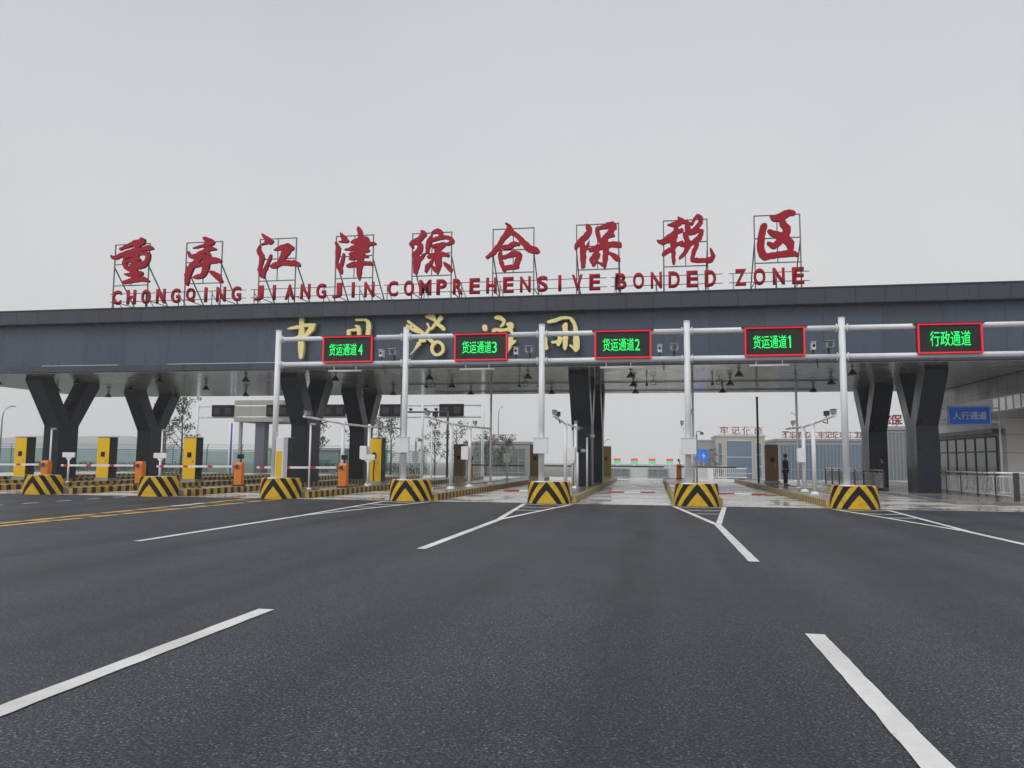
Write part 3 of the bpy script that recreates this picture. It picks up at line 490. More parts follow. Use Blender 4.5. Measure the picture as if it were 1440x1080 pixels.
def column(x, y):
    c = MB(); h = .52
    prof = [(-.8,0),(.8,0),(.8,3.42),(2.5,6.02),(2.42,6.24),(1.5,6.24),(0,3.75),(-1.5,6.24),(-2.42,6.24),(-2.5,6.02),(-.8,3.42)]
    # side cheeks as convex pieces, so nothing folds over itself
    T = [[(-.8,0),(.8,0),(.8,3.42),(0,3.75),(-.8,3.42)], [(.8,3.42),(2.5,6.02),(2.42,6.24),(1.5,6.24),(0,3.75)], [(-.8,3.42),(0,3.75),(-1.5,6.24),(-2.42,6.24),(-2.5,6.02)]]
    n = len(prof)
    for sx in (-h, h):
        for p in T: c.add([(sx, a, b) for a, b in p], [list(range(len(p)))])
    c.add([(-h,a,b) for a,b in prof]+[(h,a,b) for a,b in prof], [(i, n+i, n+(i+1)%n, (i+1)%n) for i in range(n)])
    o = c.build('column', [M['column']], can, (x, y, 0))
    bm = bmesh.new(); bm.from_mesh(o.data); bmesh.ops.remove_doubles(bm, verts=bm.verts, dist=1e-4); bmesh.ops.recalc_face_normals(bm, faces=bm.faces); bm.to_mesh(o.data); bm.free()
    j = MB()
    for z in (1.15, 2.3, 3.40): MB().box(-h-.004, h+.004, -.804, .804, z, z+.015).build('cladding_joint', M['black'], o)
    return o
for x in (-35.8, -19.79, -3.81, 13.2):
    column(x, 42.3); column(x, 51.0)

# red characters on the roof, each on its own steel frame
PIN = ['heavy stroke character at the left end', 'second character from the left, with a long sweeping leg', 'character with three water dots and a wide open base, third from the left',
       'fourth character from the left, with a tall central stroke', 'dense middle character, fifth of the nine', 'roof shaped character like a gable over a mouth',
       'seventh character, its upright left part standing apart', 'eighth character, ending in a hook at the lower right', 'open sided box character at the right end']
for n, ((cx, st), (fl, fr, ft)) in enumerate(zip(RED, FRAMES)):
    t = thing('roof_character', 'red roof '+PIN[n], 'sign character', (cx, 39.2, 9.86), 0, 'red characters on the canopy roof')
    brush('character', [[(a, b-9.86, c) for a, b, c in s] for s in st], -.09, .18, [M['red'], M['redside']], t, seed=n)
    f = MB(); l, r, tp = fl-cx, fr-cx, ft-9.86; y = .14; w = .055; m = (l+r)/2
    for x in (l, r): f.bar((x, y, 0), (x, y, tp+.03), w)
    f.bar((m, y, tp*.38), (m, y, tp), w*.8)
    for z in (tp, tp*.70, tp*.38): f.bar((l, y, z), (r, y, z), w*.9)
    for x in (l, r):
        f.bar((x, y, tp*.66), (x, y+2.5, 0), w); f.bar((x, y+.02, tp*.15), (x, y+1.95, tp*.15), w*.7)
    f.build('support_frame', M['frame'], t)
en = thing('roof_lettering', 'row of small red English capitals along the canopy roof edge', 'sign', (0, 39.25, 9.86))
for word, a, b in (('CHONGQING', -30.41, -22.4), ('JIANGJIN', -21.66, -14.66), ('COMPREHENSIVE', -13.94, -2.61), ('BONDED', -1.89, 3.1), ('ZONE', 3.94, 7.24)):
    lw = .60; k = len(word); pit = (b-a-lw)/(k-1)
    for i, ch in enumerate(word):
        text('letter', ch, .84, M['red'], en, .10, .035, .16 if ch == 'I' else (.66 if ch == 'M' else .56), (a+lw/2+i*pit, -.12, .33))
rl = MB()
for a, b in ((-30.6, -22.2), (-21.9, -14.4), (-14.2, -2.3), (-2.1, 3.4), (3.7, 7.5)):
    for z in (.52, .98): rl.bar((a, .03, z), (b, .03, z), .035)
    x = a+.2
    while x < b: rl.bar((x, .05, 0), (x, .05, 1.0), .04); rl.bar((x, .06, .8), (x+.1, 1.2, 0), .03); x += 2.05
rl.build('mounting_rail', M['frame'], en)
GPIN = ['gold wall character with one long upright stroke, leftmost on the fascia', 'gold wall character half hidden behind the lane 4 sign', 'gold wall character half hidden behind the lane 3 sign', 'gold wall character with a rounded arch over small strokes, rightmost on the fascia']
for n, (cx, st) in enumerate(GOLD):
    o = brush('wall_character', [[(a, b-7.8, c*1.15) for a, b, c in s] for s in st], -.10, .24, [M['gold'], M['gold']], None, (cx, 38.72, 7.8), .03, .012, n+20)
    tag(o, GPIN[n], 'sign character', 'gold characters on the fascia')
o = brush('wall_emblem', [[(a, b-7.8, c) for a, b, c in s] for s in EMBLEM[1]], -.10, .24, [M['gold'], M['gold']], None, (EMBLEM[0], 38.72, 7.8), .026, .006, 31)
tag(o, 'gold emblem of a key crossed with a winged staff on the fascia', 'emblem')

# ceiling lamps: bell shades hanging under the soffit, three rows
def lamp_proto():
    t = thing('pendant_lamp', 'x', 'ceiling lamp', (0,0,6.24), 0, 'bell lamps under the canopy soffit')
    MB().tube([(0,0,0),(0,0,-.16)], .025, 8).lathe([(.09,0),(.09,-.03),(.0,-.03)], n=12).build('stem', M['dark'], t)
    MB().lathe([(0,-.14),(.06,-.14),(.09,-.22),(.23,-.40),(.23,-.42),(.21,-.42),(.08,-.24),(0,-.23)]).build('lamp_shade', M['black'], t)
    MB().lathe([(0,-.41),(.18,-.41),(.18,-.38),(0,-.38)]).build('lamp_lens', M['grey'], t)
    return t
LN = {-4: 'over the leftmost lane', -3: 'over the second lane from the left', -2: 'over the third lane from the left', -1: 'over the lane left of the first gantry post', 0: 'over the lane signed 4', 1: 'over the lane signed 3', 2: 'over the lane signed 2', 3: 'over the lane signed 1', 4: 'over the lane by the sidewalk'}
lp = lamp_proto(); first = True
for k in range(-5, 5):
    for j, y in enumerate((40.1, 44.8, 49.7)):
        lab = 'bell lamp, %s row, %s' % (('front', 'middle', 'back')[j], LN.get(k, 'at the far left end'))
        x = IX(k)+2.66
        if first: lp.location = (x, y, 6.24); lp['label'] = lab; first = False
        else: copy_tree(lp, lab, (x, y, 6.24))

for x, lab in ((-13.3, 'over the lane signed 4'), (-7.7, 'over the lane signed 3'), (-.4, 'over the lane signed 2'), (3.2, 'over the lane signed 1')):
    t = thing('ceiling_camera', 'black camera and bracket box under the soffit, '+lab, 'camera', (x, 44.6, 6.24), 0, 'black cameras under the soffit')
    MB().tube([(0,0,0),(0,0,-.3)], .025, 8).build('stem', M['dark'], t); MB().box(-.07, .07, -.22, .16, -.44, -.30).build('camera', M['black'], t, bevel=.01)
    f = MB(); f.box(.22, .52, -.03, .03, -.40, -.37).box(.22, .52, -.03, .03, -.16, -.13).box(.22, .25, -.03, .03, -.37, -.16).box(.49, .52, -.03, .03, -.37, -.16).tube([(.37,0,0),(.37,0,-.13)], .02, 6); f.build('bracket', M['black'], t)
for y in (46.5, 52.2): part(MB().tube([(-15, y, 6.2), (10.2, y, 6.2)], .03, 8), 'conduit', M['grey'])
# ------------------------------------------------------------------ white lane gantry, lane signs, cameras
GY = 28.83; P0 = -14.78
gan = thing('lane_gantry', 'white tubular steel gantry across the front of the canopy', 'gantry', (0, GY, 0))
PX = [P0+ST*i for i in range(5)]+[13.9]
for i, x in enumerate(PX):
    MB().tube([(x,0,.7 if i < 5 else 0),(x,0,6.64)], .112, 20).tube([(x,0,6.64),(x,0,6.68)], .118, 20).lathe([(.24,.78),(.24,.82),(.118,.82)], (x,0,0)).build('post', M['white'], gan)
for z in (6.31, 5.295):
    for a, b in zip(PX, PX[1:]):
        m = MB().tube([(a+.11,0,z),(b-.11,0,z)], .092, 16)
        for x in (a+.17, b-.19): m.tube([(x,0,z),(x+.025,0,z)], .15, 16)
        m.build('beam', M['white'], gan)
for i, x in enumerate(PX[1:4]):
    MB().box(x-.27, x+.27, -.27, -.13, 1.83, 2.40).box(x-.29, x+.29, -.29, -.11, 2.40, 2.43).build('control_box', M['white'], gan, bevel=.008)
m = MB().box(PX[0]+.13, PX[0]+.46, -.16, .2, .8, 2.4); cb = m.build('control_box', M['white'], gan, bevel=.008); MB().box(PX[0]+.16, PX[0]+.40, -.172, -.162, .84, 1.86).build('door', M['yellow'], cb)
SIGN = [('货运通道4', P0+2.0, 'lane 4'), ('货运通道3', P0+ST+2.0, 'lane 3'), ('货运通道2', P0+2*ST+2.0, 'lane 2'), ('货运通道1', P0+3*ST+2.0, 'lane 1'), ('行政通道', P0+4*ST+2.4, None)]
for n, (tx, x, ln) in enumerate(SIGN):
    t = thing('lane_sign', ('red framed LED lane sign with green characters and the number %s' % ln[-1]) if ln else 'red framed LED sign with four green characters and no number, nearest the sidewalk', 'lane sign', (x, GY-.16, 5.32), 0, 'LED lane signs on the gantry')
    w, h = 2.04, 1.03
    MB().box(0, w, -.04, .14, 0, h).build('housing', M['ledface'], t)
    f = MB(); b = .048
    f.box(0, w, -.10, -.041, 0, b); f.box(0, w, -.10, -.041, h-b, h); f.box(0, b, -.10, -.041, b, h-b); f.box(w-b, w, -.10, -.041, b, h-b)
    f.build('lit_border', M['ledred'], t)
    f = MB(); f.box(-.1, w+.1, -.12, .14, h+.002, h+.03); f.build('rain_hood', M['dark'], t)
    if ln:
        text('lettering', tx[:4], .47, M['ledgreen'], t, .006, .002, 1.14, (.86 if n else .82, -.05, .27))
        if tx[4] == '1': MB().box(-.022, .022, -.001, .005, 0, .44).prism_y([(-.09,.33),(-.022,.36),(-.022,.43)], -.001, .005).build('numeral', M['ledgreen'], t, (1.55, -.05, .28))
        else: text('numeral', tx[4], .42, M['ledgreen'], t, .006, .0, .17, (1.55, -.05, .28))
    else: text('lettering', tx, .52, M['ledgreen'], t, .006, .002, 1.28, (w/2+.02, -.05, .25))
    # two watching devices on the lower beam
    if ln:
        cx = x+2.35
        c = thing('traffic_camera', 'white upright sensor on the gantry beam right of the %s sign' % ln, 'camera', (cx, GY, 5.40), 0, 'sensors on the gantry beam')
        MB().tube([(0,0,0),(0,0,.14)], .03, 8).build('bracket', M['dark'], c)
        MB().box(-.075, .075, -.14, .14, .14, .40).box(-.09, .09, -.2, .14, .401, .42).build('housing', M['white'], c, bevel=.01)
        MB().tube([(.0,-.141,.28),(0,-.17,.28)], .05, 12).build('lens', M['black'], c)
        c = thing('traffic_camera', 'squat grey box camera on the gantry beam right of the %s sign' % ln, 'camera', (cx+.52, GY, 5.40), 0, 'box cameras on the gantry beam')
        MB().tube([(0,0,0),(0,0,.18)], .035, 8).build('bracket', M['dark'], c)
        MB().box(-.14, .14, -.28, .2, .18, .40).box(-.16, .16, -.36, .2, .401, .425).build('housing', M['grey'], c, bevel=.012)
        MB().tube([(.0,-.281,.29),(0,-.31,.29)], .08, 14).build('lens', M['glass'], c)
        c = MB().tube([(0,0,0),(0,-.1,-.25),(.05,0,-.42),(.05,.1,-.05)], .014, 6).build('hanging_cable', M['black'], gan, (cx+.1, 0, 5.3))
    # tube lamp slung below the beam under each sign
    if ln:
        c = thing('tube_lamp', 'white tube lamp slung under the gantry beam below the %s sign' % ln, 'lamp', (x+.85, GY, 5.18), 0, 'tube lamps under the gantry')
        MB().bar((-.45,0,0),(-.45,0,-.14),.03).bar((.45,0,0),(.45,0,-.14),.03).build('hanger', M['white'], c)
        MB().tube([(-.68,0,-.17),(.68,0,-.17)], .035, 10).build('tube', M['white'], c)

# ------------------------------------------------------------------ lane equipment
H = .23
def cabinet(x, y, lab, shaded_yellow=False, par_cable=False):
    t = thing('kiosk_cabinet', lab, 'kiosk', (x, y, H), 0, 'tall yellow fronted kiosks on the islands')
    MB().box(-.44, .44, -.05, .78, 0, .16).build('plinth', M['grey'], t)
    MB().box(-.38, .38, .03, .70, .16, 2.42).build('body', M['cab'], t, bevel=.02)
    MB().box(-.37, .37, 0, .03, .17, 2.40).build('front_panel', M['shaded_yellow' if shaded_yellow else 'yellow'], t)
    MB().box(-.40, .40, -.02, .73, 2.421, 2.46).build('cap', M['grey'], t)
    MB().box(-.12, .12, -.025, -.001, 1.35, 1.62).build('card_reader', M['black'], t)
    MB().box(.381, .39, .15, .55, .5, .8).build('vent_grille', M['black'], t)
    MB().box(.18, .22, -.03, -.001, 1.05, 1.2).build('door_handle', M['grey'], t)
    return t
CL = {-4: 'at the left edge of the view', -3: 'second from the left', -2: 'third from the left', -1: 'partly behind the leftmost gantry post', 0: 'with a cable down its front'}
for i in (-4, -3, -2, -1, 0): 
    c = cabinet(IX(i), 39.2, 'yellow dark sided kiosk, '+CL[i])
    if i == 0: MB().tube([(0,-.03,1.5),(.02,-.05,1.1),(-.03,-.04,.6),(0,-.03,.18)], .025, 6).lathe([(0,1.55),(.08,1.58),(.09,1.66),(0,1.7)], (0,-.05,0), 10).build('cable', M['black'], c)
for i, y, lab in ((0, 55.2, 'ochre kiosk under the canopy, behind the post left of the lane 3 sign'), (1, 57, 'ochre kiosk left of the post between lane 3 and lane 2 signs'),
                  (2, 61, 'narrow dull ochre kiosk just right of the middle dark column'), (4, 52, 'dull ochre kiosk beside the standing guard')): cabinet(IX(i)+(.5 if i in (0,1,4) else .1), y, lab, True)
M['arm'] = striped('barrier_arm_paint', 'x', (.72,.72,.72), (.55,.03,.04), .4, .12)
def barrier(x, y, lab, L=4.3, lamp=True, dark=False):
    t = thing('lane_barrier', lab, 'barrier', (x, y, H), 0, 'orange barrier boxes with striped arms')
    MB().box(-.24, .24, -.2, .2, 0, .06).build('base_plate', M['dark'], t)
    b = MB(); b.box(-.19, .19, -.16, .16, .06, 1.04); b.prism_x([(-.16,1.04),(.16,1.04),(.10,1.13),(-.10,1.13)], -.19, .19); b.build('housing', M['orange'], t, bevel=.015)
    MB().box(-.12, .12, -.166, -.161, .25, .75).box(.08, .1, -.175, -.166, .5, .56).build('access_panel', M['orange'], t)
    MB().bar((-L, -.21, .90), (.1, -.21, .93), .04, .10).build('barrier_arm', M['arm' if not dark else 'dark'], t)
    MB().tube([(0,-.17,.93),(0,-.26,.93)], .09, 14).build('pivot', M['dark'], t)
    if lamp: MB().tube([(.05,0,1.13),(.05,0,1.3)], .03, 8).box(-.09, .16, -.1, .1, 1.3, 1.52).build('signal_lamp', M['black'], t)
    return t
for i, lab in ((-3, 'orange barrier box at the left edge, its arm leaving the view'), (-2, 'orange barrier box beside the second nose block from the left'), (-1, 'orange barrier box with a black lamp, left of the leftmost gantry post'), (0, 'orange barrier box between white posts right of the leftmost gantry post')):
    barrier(IX(i), 35.1, lab, lamp=i > -2)
for i, y, lab in ((0, 60, 'distant red-lit orange barrier box seen between the posts under the lane 3 sign'), (2, 61.3, 'distant barrier with a dark arm closing the lane straight ahead'), (1, 59, 'distant red-lit barrier left of the post between lane 3 and lane 2 signs'), (3, 61.2, 'distant barrier with a pale arm in front of the blue glass building')):
    b = barrier(IX(i)+.3, y, lab, 4.2, i != 2, True)
    arm = [c for c in b.children if c.name.startswith('barrier_arm')][0]
    if i in (0, 1, 2, 3): arm.scale = (-1, 1, 1)
    if i in (0, 1): MB().box(-.1, .1, -.12, -.1, 1.36, 1.50).build('red_light', M['ledred'], b)
def tsign(x, y, lab):
    t = thing('notice_board', lab, 'sign', (x, y, H), 0, 'small white boards on single posts')
    MB().tube([(0,0,0),(0,0,1.32)], .05, 10).lathe([(.12,0),(.12,.03),(.05,.04)]).build('post', M['white'], t)
    MB().box(-.36, .36, -.06, .02, 1.30, 1.56).build('board', M['white'], t, bevel=.008)
    MB().prism_y([(-.2,1.3),(.2,1.3),(.06,1.16),(-.06,1.16)], -.03, .03).build('gusset', M['white'], t)
tsign(IX(-3)+.1, 36.5, 'white board on a post above the leftmost chevron nose block'); tsign(IX(-2)+.1, 36.5, 'white board on a post above the second chevron nose block'); tsign(IX(0)+.35, 37.4, 'white board behind the twin white posts left of the yellow kiosk')
def thin_post(x, y, h, lab):
    t = thing('sensor_post', lab, 'post', (x, y, H), 0, 'thin white sensor posts with a bent top')
    MB().tube([(0,0,0),(0,0,h)], .042, 10).lathe([(.11,0),(.11,.03),(.05,.05)]).build('post', M['white'], t)
    MB().box(-.03, .24, -.05, .05, h-.02, h+.07).build('sensor_head', M['grey'], t, bevel=.01)
thin_post(IX(-3)-.6, 36, 2.75, 'thin white post in front of the leftmost splayed column'); thin_post(IX(-2)-.6, 37.6, 2.75, 'thin white post in front of the second splayed column'); thin_post(IX(0)-.7, 32.9, 2.85, 'thin white post right of the leftmost gantry post'); thin_post(IX(1)-.72, 34, 2.9, 'thin white post right of the gantry post left of the lane 3 sign')
def camera_bits(mb, x, y, z):
    mb.box(x-.08, x+.08, y-.25, y+.12, z+.02, z+.18); mb.box(x-.1, x+.1, y-.3, y+.14, z+.185, z+.205); mb.tube([(x,y,z-.08),(x,y,z+.02)], .03, 8)
def boom(i, lab):
    x = IX(i); t = thing('antenna_boom', lab, 'antenna frame', (x-.15, 0, H), 0, 'white twin post antenna frames on the islands')
    z = 3.0
    for y, dx in ((35.3, 0), (38.4, .15)): MB().tube([(dx,y,0),(dx,y,z+.12)], .085, 12).lathe([(.2,0),(.2,.04),(.1,.12)], (dx,y,0)).build('post', M['white'], t)
    MB().tube([(0,31,z+.12),(0,35.3,z),(.15,38.4,z),(.2,43.4,z+.1)], .05, 10).build('boom', M['white'], t)
    for y in (31.4, 32.6, 40.2):
        c = MB(); camera_bits(c, .0, y, z+.17); c.build('antenna', M['grey' if y != 32.6 else 'dark'], t, bevel=.01)
    c = MB(); c.box(-.2, .16, 38.0, 38.3, 1.35, 2.0); c.build('junction_box', M['white'], t, bevel=.01)
    c = MB().tube([(.02,32.5,z+.1),(.06,32.7,z-.1),(.0,33.1,z-.05),(.03,33.6,z+.05)], .02, 6); c.build('cable', M['black'], t)
for i, lab in ((0, 'white twin post frame with cameras, right of the leftmost gantry post'), (1, 'white twin post camera frame right of the post left of the lane 3 sign'), (2, 'white twin post frame with cameras in front of the middle dark column'), (3, 'white twin post frame hidden behind the post left of the lane 1 sign'), (4, 'white twin post frame just left of the rightmost gantry post')): boom(i, lab)
for i, dx, lab in ((0, 0, 'slender soffit-high grey post left of the gantry post before the lane 3 sign'), (1, 0, 'slender grey post reaching the soffit, midway under the lane 3 sign'), (3, .55, 'slender soffit-high grey post just behind the gantry post left of the lane 1 sign'), (4, .6, 'slender grey post reaching the soffit, right of the guard')):
    o = MB().tube([(0,0,0),(0,0,6.01)], .06, 12).lathe([(.17,0),(.17,.04),(.08,.06)]).build('steel_post', M['white'], None, (IX(i)+dx, 43.5, H)); tag(o, lab, 'post', 'slender posts up to the soffit')
def cctv(x, y, h, lab, col='white', z0=H, box=True):
    t = thing('camera_pole', lab, 'camera pole', (x, y, z0))
    MB().tube([(0,0,0),(0,0,h)], .05, 10).build('pole', M[col], t)
    MB().tube([(0,0,h),(0,-.05,h+.15),(.12,-.1,h+.22),(.3,-.12,h+.15)], .022, 8).build('bent_arm', M['dark'], t)
    MB().box(.2, .4, -.3, .0, h+.0, h+.14).build('camera', M['grey'], t, bevel=.01)
    if box: MB().box(-.2, .2, -.16, -.051, 1.2, 1.75).build('junction_box', M['white'], t, bevel=.01)
cctv(IX(2)-.35, 40.3, 2.9, 'white camera pole with a grey box, left of the middle dark column'); cctv(IX(3)+.9, 47, 2.9, 'white camera pole right of the gantry post left of the lane 1 sign', box=False)
cctv(IX(2)+.35, 40.9, 2.55, 'short white camera pole in front of the middle dark column', box=False); cctv(IX(2)+.15, 37.8, 1.75, 'lowest white camera pole, in front of the middle dark column', box=False)
cctv(IX(1)+.3, 47, 2.2, 'white camera pole with a box under the right end of the lane 3 sign'); cctv(IX(0)+.45, 45, 2.4, 'white camera pole with a box behind the post right of the yellow kiosk')
o = MB().tube([(0,0,0),(0,0,5.6)], .07, 12).tube([(0,0,5.6),(0,0,5.66)], .085, 12).build('dark_mast', M['dark'], None, (IX(4)-.1, 54, H)); tag(o, 'tall dark mast left of the ochre kiosk beside the guard', 'mast')
t = thing('camera_mast', 'dark bracket mast with cameras on its arm, behind the lane 3 sign', 'camera mast', (-16.9, 63, 0))
MB().tube([(0,0,0),(0,0,5.55)], .1, 10).build('pole', M['dark'], t); MB().tube([(.1,0,5.5),(-3.6,0,5.5)], .07, 10).build('arm', M['dark'], t)
for x in (-1.0, -1.9, -3.2):
    c = MB(); camera_bits(c, x, 0, 5.6); c.build('camera', M['black'], t)
# rubber bump strips across the lanes
for i, lab in ((1, 'red and white rubber strip lying across the lane signed 3'), (2, 'red and white rubber strip lying across the lane signed 2'), (3, 'red and white rubber strip lying across the lane signed 1')):
    t = thing('bump_strip', lab, 'bump strip', (IX(i)+1.5, 39.9, .005), 0, 'rubber strips across the lanes')
    MB().prism_x([(-.15,0),(.15,0),(.08,.045),(-.08,.045)], .0, .8).prism_x([(-.15,0),(.15,0),(.08,.045),(-.08,.045)], 1.6, 2.3).build('red_section', mat('red_rubber', (.42,.03,.05), .5), t)
    MB().prism_x([(-.15,0),(.15,0),(.08,.045),(-.08,.045)], .8, 1.6).build('white_section', M['signw'], t)

# ------------------------------------------------------------------ people
def skin(name, pts, edges, mats, parent=None, loc=(0,0,0), rz=0, root=0, levels=1):
    me = bpy.data.meshes.new(name); me.from_pydata([p[:3] for p in pts], edges, [])
    o = bpy.data.objects.new(name, me); C.objects.link(o)
    md = o.modifiers.new('s', 'SKIN'); md.use_smooth_shade = True
    for i, p in enumerate(pts):
        d = me.skin_vertices[0].data[i]; r = p[3]; d.radius = r if isinstance(r, tuple) else (r, r); d.use_root = (i == root)
    sb = o.modifiers.new('b', 'SUBSURF'); sb.levels = sb.render_levels = levels
    out = bpy.data.meshes.new_from_object(o.evaluated_get(bpy.context.evaluated_depsgraph_get()))
    bpy.data.objects.remove(o); bpy.data.meshes.remove(me)
    out.name = name; out.materials.clear(); out.materials.append(mats)
    return link(name, out, parent, loc, rz)
def person(x, y, z, rz, lab, hand=(.06,.165,.95), scale=1.):
    """standing figure facing +y of its own axes; hands meet in front of the belly"""
    hx, hy, hz = hand
    P = [(0,0,.93,(.15,.11)),(0,.0,1.12,(.135,.10)),(0,-.01,1.34,(.17,.11)),(0,-.01,1.46,(.10,.07)),(0,0,1.53,.052),(0,.015,1.62,(.075,.09)),(0,.02,1.72,(.072,.088))]
    E = [(0,1),(1,2),(2,3),(3,4),(4,5),(5,6)]
    for s in (-1, 1):
        b = len(P)
        P += [(s*.10,0,.86,.085),(s*.105,.01,.48,.058),(s*.11,-.02,.10,.042),(s*.115,-.03,.04,.04),(s*.125,.13,.03,.033)]; E += [(0,b),(b,b+1),(b+1,b+2),(b+2,b+3),(b+3,b+4)]
        c = len(P)
        P += [(s*.19,-.01,1.41,.058),(s*.25,-.02,1.14,.043),(s*hx*1.8,hy*.8,hz+.03,.033),(s*hx,hy,hz-.01,(.032,.02)),(s*hx*.6,hy+.02,hz-.06,(.034,.016))]; E += [(2,c),(c,c+1),(c+1,c+2),(c+2,c+3),(c+3,c+4)]
        for k in range(4):
            f = len(P); P += [(s*(hx*.6-.02+.014*k),hy+.028,hz-.09,.0085),(s*(hx*.5-.02+.014*k),hy+.03,hz-.125+.006*abs(k-1.5),.008)]; E += [(c+4,f),(f,f+1)]
        f = len(P); P += [(s*(hx*.4),hy+.045,hz-.04,.009),(s*(hx*.2),hy+.05,hz-.07,.008)]; E += [(c+3,f),(f,f+1)]
    body = skin('person', P, E, M['skin'], None, (x, y, z), rz, 0, 1)
    tag(body, lab, 'person')
    J = [(0,0,.86,(.20,.165)),(0,.01,1.12,(.185,.16)),(0,0,1.34,(.215,.155)),(0,-.01,1.46,(.13,.10))]; E = [(0,1),(1,2),(2,3)]
    for s in (-1, 1):
        c = len(J); J += [(s*.20,-.01,1.41,.085),(s*.26,-.02,1.14,.07),(s*hx*1.5,hy*.85,hz+.03,.05)]; E += [(2,c),(c,c+1),(c+1,c+2)]
    skin('jacket', J, E, M['uniform'], body)
    J = [(0,0,.92,(.16,.125))]; E = []
    for s in (-1, 1):
        c = len(J); J += [(s*.10,0,.84,.115),(s*.105,.01,.48,.095),(s*.11,-.01,.09,.082)]; E += [(0,c),(c,c+1),(c+1,c+2)]
    skin('trousers', J, E, M['uniform'], body)
    for s in (-1, 1): skin('shoe', [(s*.115,-.05,.045,.05),(s*.12,.05,.045,.048),(s*.128,.16,.036,.038)], [(0,1),(1,2)], M['shoe'], body)
    MB().lathe([(.092,1.70),(.098,1.745),(.125,1.79),(.11,1.815),(0,1.82)], (0,.012,0), 18).prism_x([(.08,1.715),(.19,1.70),(.19,1.708),(.08,1.735)], -.07, .07).build('cap', M['uniform'], body)
    MB().lathe([(.0,1.60),(.080,1.62),(.088,1.68),(.09,1.705)], (0,-.012,0), 14).build('hair', M['black'], body)
    mb = MB(); mb.prism_x([(.10,1.645),(.125,1.635),(.10,1.685)], -.012, .012); mb.build('nose', M['skin'], body)
    mb = MB()
    for s in (-1, 1): mb.box(s*.032-.011, s*.032+.011, .098, .105, 1.676, 1.685)
    mb.box(-.022, .022, .097, .103, 1.598, 1.604); mb.build('eyes_and_mouth', M['black'], body)
    for s in (-1, 1): MB().lathe([(0,-.03),(.014,-.01),(.016,.015),(0,.03)], (s*.08, .0, 1.655), 8).build('ear', M['skin'], body)
    body.scale = (scale,)*3
    return body
person(7.42, 47.5, H, math.radians(-75), 'guard in black uniform and cap standing in profile beside an ochre kiosk', scale=1.0)
person(12.05, 45.2, .13, math.radians(100), 'person in black standing at the railing by the dark columns', scale=.98)

# ------------------------------------------------------------------ right side: railings, sign, entrance building
def railing(pts, lab, base, thick_first=False):
    t = thing('railing', lab, 'railing', (0,0,base), 0)
    for k, (a, b) in enumerate(zip(pts, pts[1:])):
        a = Vector((*a,0)); b = Vector((*b,0)); n = max(1, round((b-a).length/2.0)); up = Vector((0,0,1))
        MB().tube([a+up*1.06, b+up*1.06], .035, 10).build('handrail', M['rail'], t)
        MB().tube([a+up*.90, b+up*.90], .02, 8).tube([a+up*.16, b+up*.16], .02, 8).build('cross_rail', M['rail'], t)
        bal = MB(); m = int((b-a).length/.14)
        for i in range(1, m):
            p = a+(b-a)*i/m; bal.tube([p+up*.16, p+up*.90], .010, 5)
        bal.build('balusters', M['rail'], t)
        for i in range(n+1 if k == len(pts)-2 else n):
            p = a+(b-a)*i/n; th = .09 if (thick_first and i == 0 and k == 1) else .045
            MB().box(p.x-th, p.x+th, p.y-th*.6, p.y+th*.6, 0, 1.10).build('post', M['dark'], t)
railing([(20.5, 34.2), (14.1, 34.3), (14.1, 47.5)], 'steel railing with dark posts in front of the entrance building', .13, True)
railing([(11.75, 43.8), (11.75, 58)], 'steel railing along the kerb behind the rightmost nose block', .13)
railing([(14.6, 38.5), (17.3, 38.5)], 'short steel railing closing the walkway by the entrance', .13)
t = thing('direction_sign', 'blue rectangular sign with white characters on two white posts by the entrance', 'sign', (0, 44, .13))
for x in (14.35, 17.45): MB().tube([(x,0,0),(x,0,5.2 if x < 16 else 4.1)], .055, 12).lathe([(.13,0),(.13,.03),(.06,.05)], (x,0,0)).build('post', M['white'], t)
MB().bar((14.35,-.02,4.30),(17.45,-.02,4.30),.08).bar((14.35,-.02,3.60),(17.45,-.02,3.60),.08).build('cross_bar', M['white'], t)
pl = MB().box(14.98, 17.05, -.10, -.065, 3.42, 4.42).build('sign_panel', M['blue'], t, bevel=.01)
b = MB(); b.box(15.02, 17.01, -.106, -.101, 3.455, 3.48).box(15.02, 17.01, -.106, -.101, 4.36, 4.385).box(15.02, 15.045, -.106, -.101, 3.48, 4.36).box(16.985, 17.01, -.106, -.101, 3.48, 4.36); b.build('border', M['signw'], pl)
text('lettering', '人行通道', .42, M['signw'], pl, .006, .012, 1.62, (16.02, -.108, 3.71))

b = thing('entrance_building', 'pale stone entrance building with dark glass doors under the canopy at right', 'building', (0,0,0))
WX = 18.2
MB().box(WX, 27, 38.7, 60, 4.0, 6.20).build('upper_wall', M['dwall'], b)
MB().box(WX+.02, 27, 45.2, 60, .13, 3.998).build('lower_wall', M['stone'], b)
w = MB()
for z in (1.1, 2.15, 3.1): w.box(WX+.015, 27.02, 45.18, 60, z, z+.02)
for x in (19.6, 21, 22.4, 23.8): w.box(x, x+.02, 45.185, 45.3, .13, 3.99)
w.build('stone_joint', M['joint'], b)
w = MB()
for z in (4.75, 5.5): w.box(WX-.004, WX, 38.7, 60, z, z+.015)
y = 39.9
while y < 60: w.box(WX-.004, WX, y, y+.015, 4.0, 6.2); y += 1.2
w.build('wall_joint', M['joint'], b)
d = MB().box(WX-.03, WX+.019, 46.3, 56.5, .13, 3.0).build('glass_front', M['glass'], b)
f = MB(); y = 46.3
for k in range(8): f.box(WX-.07, WX-.031, y-.04, y+.04, .13, 3.0); y += 1.45
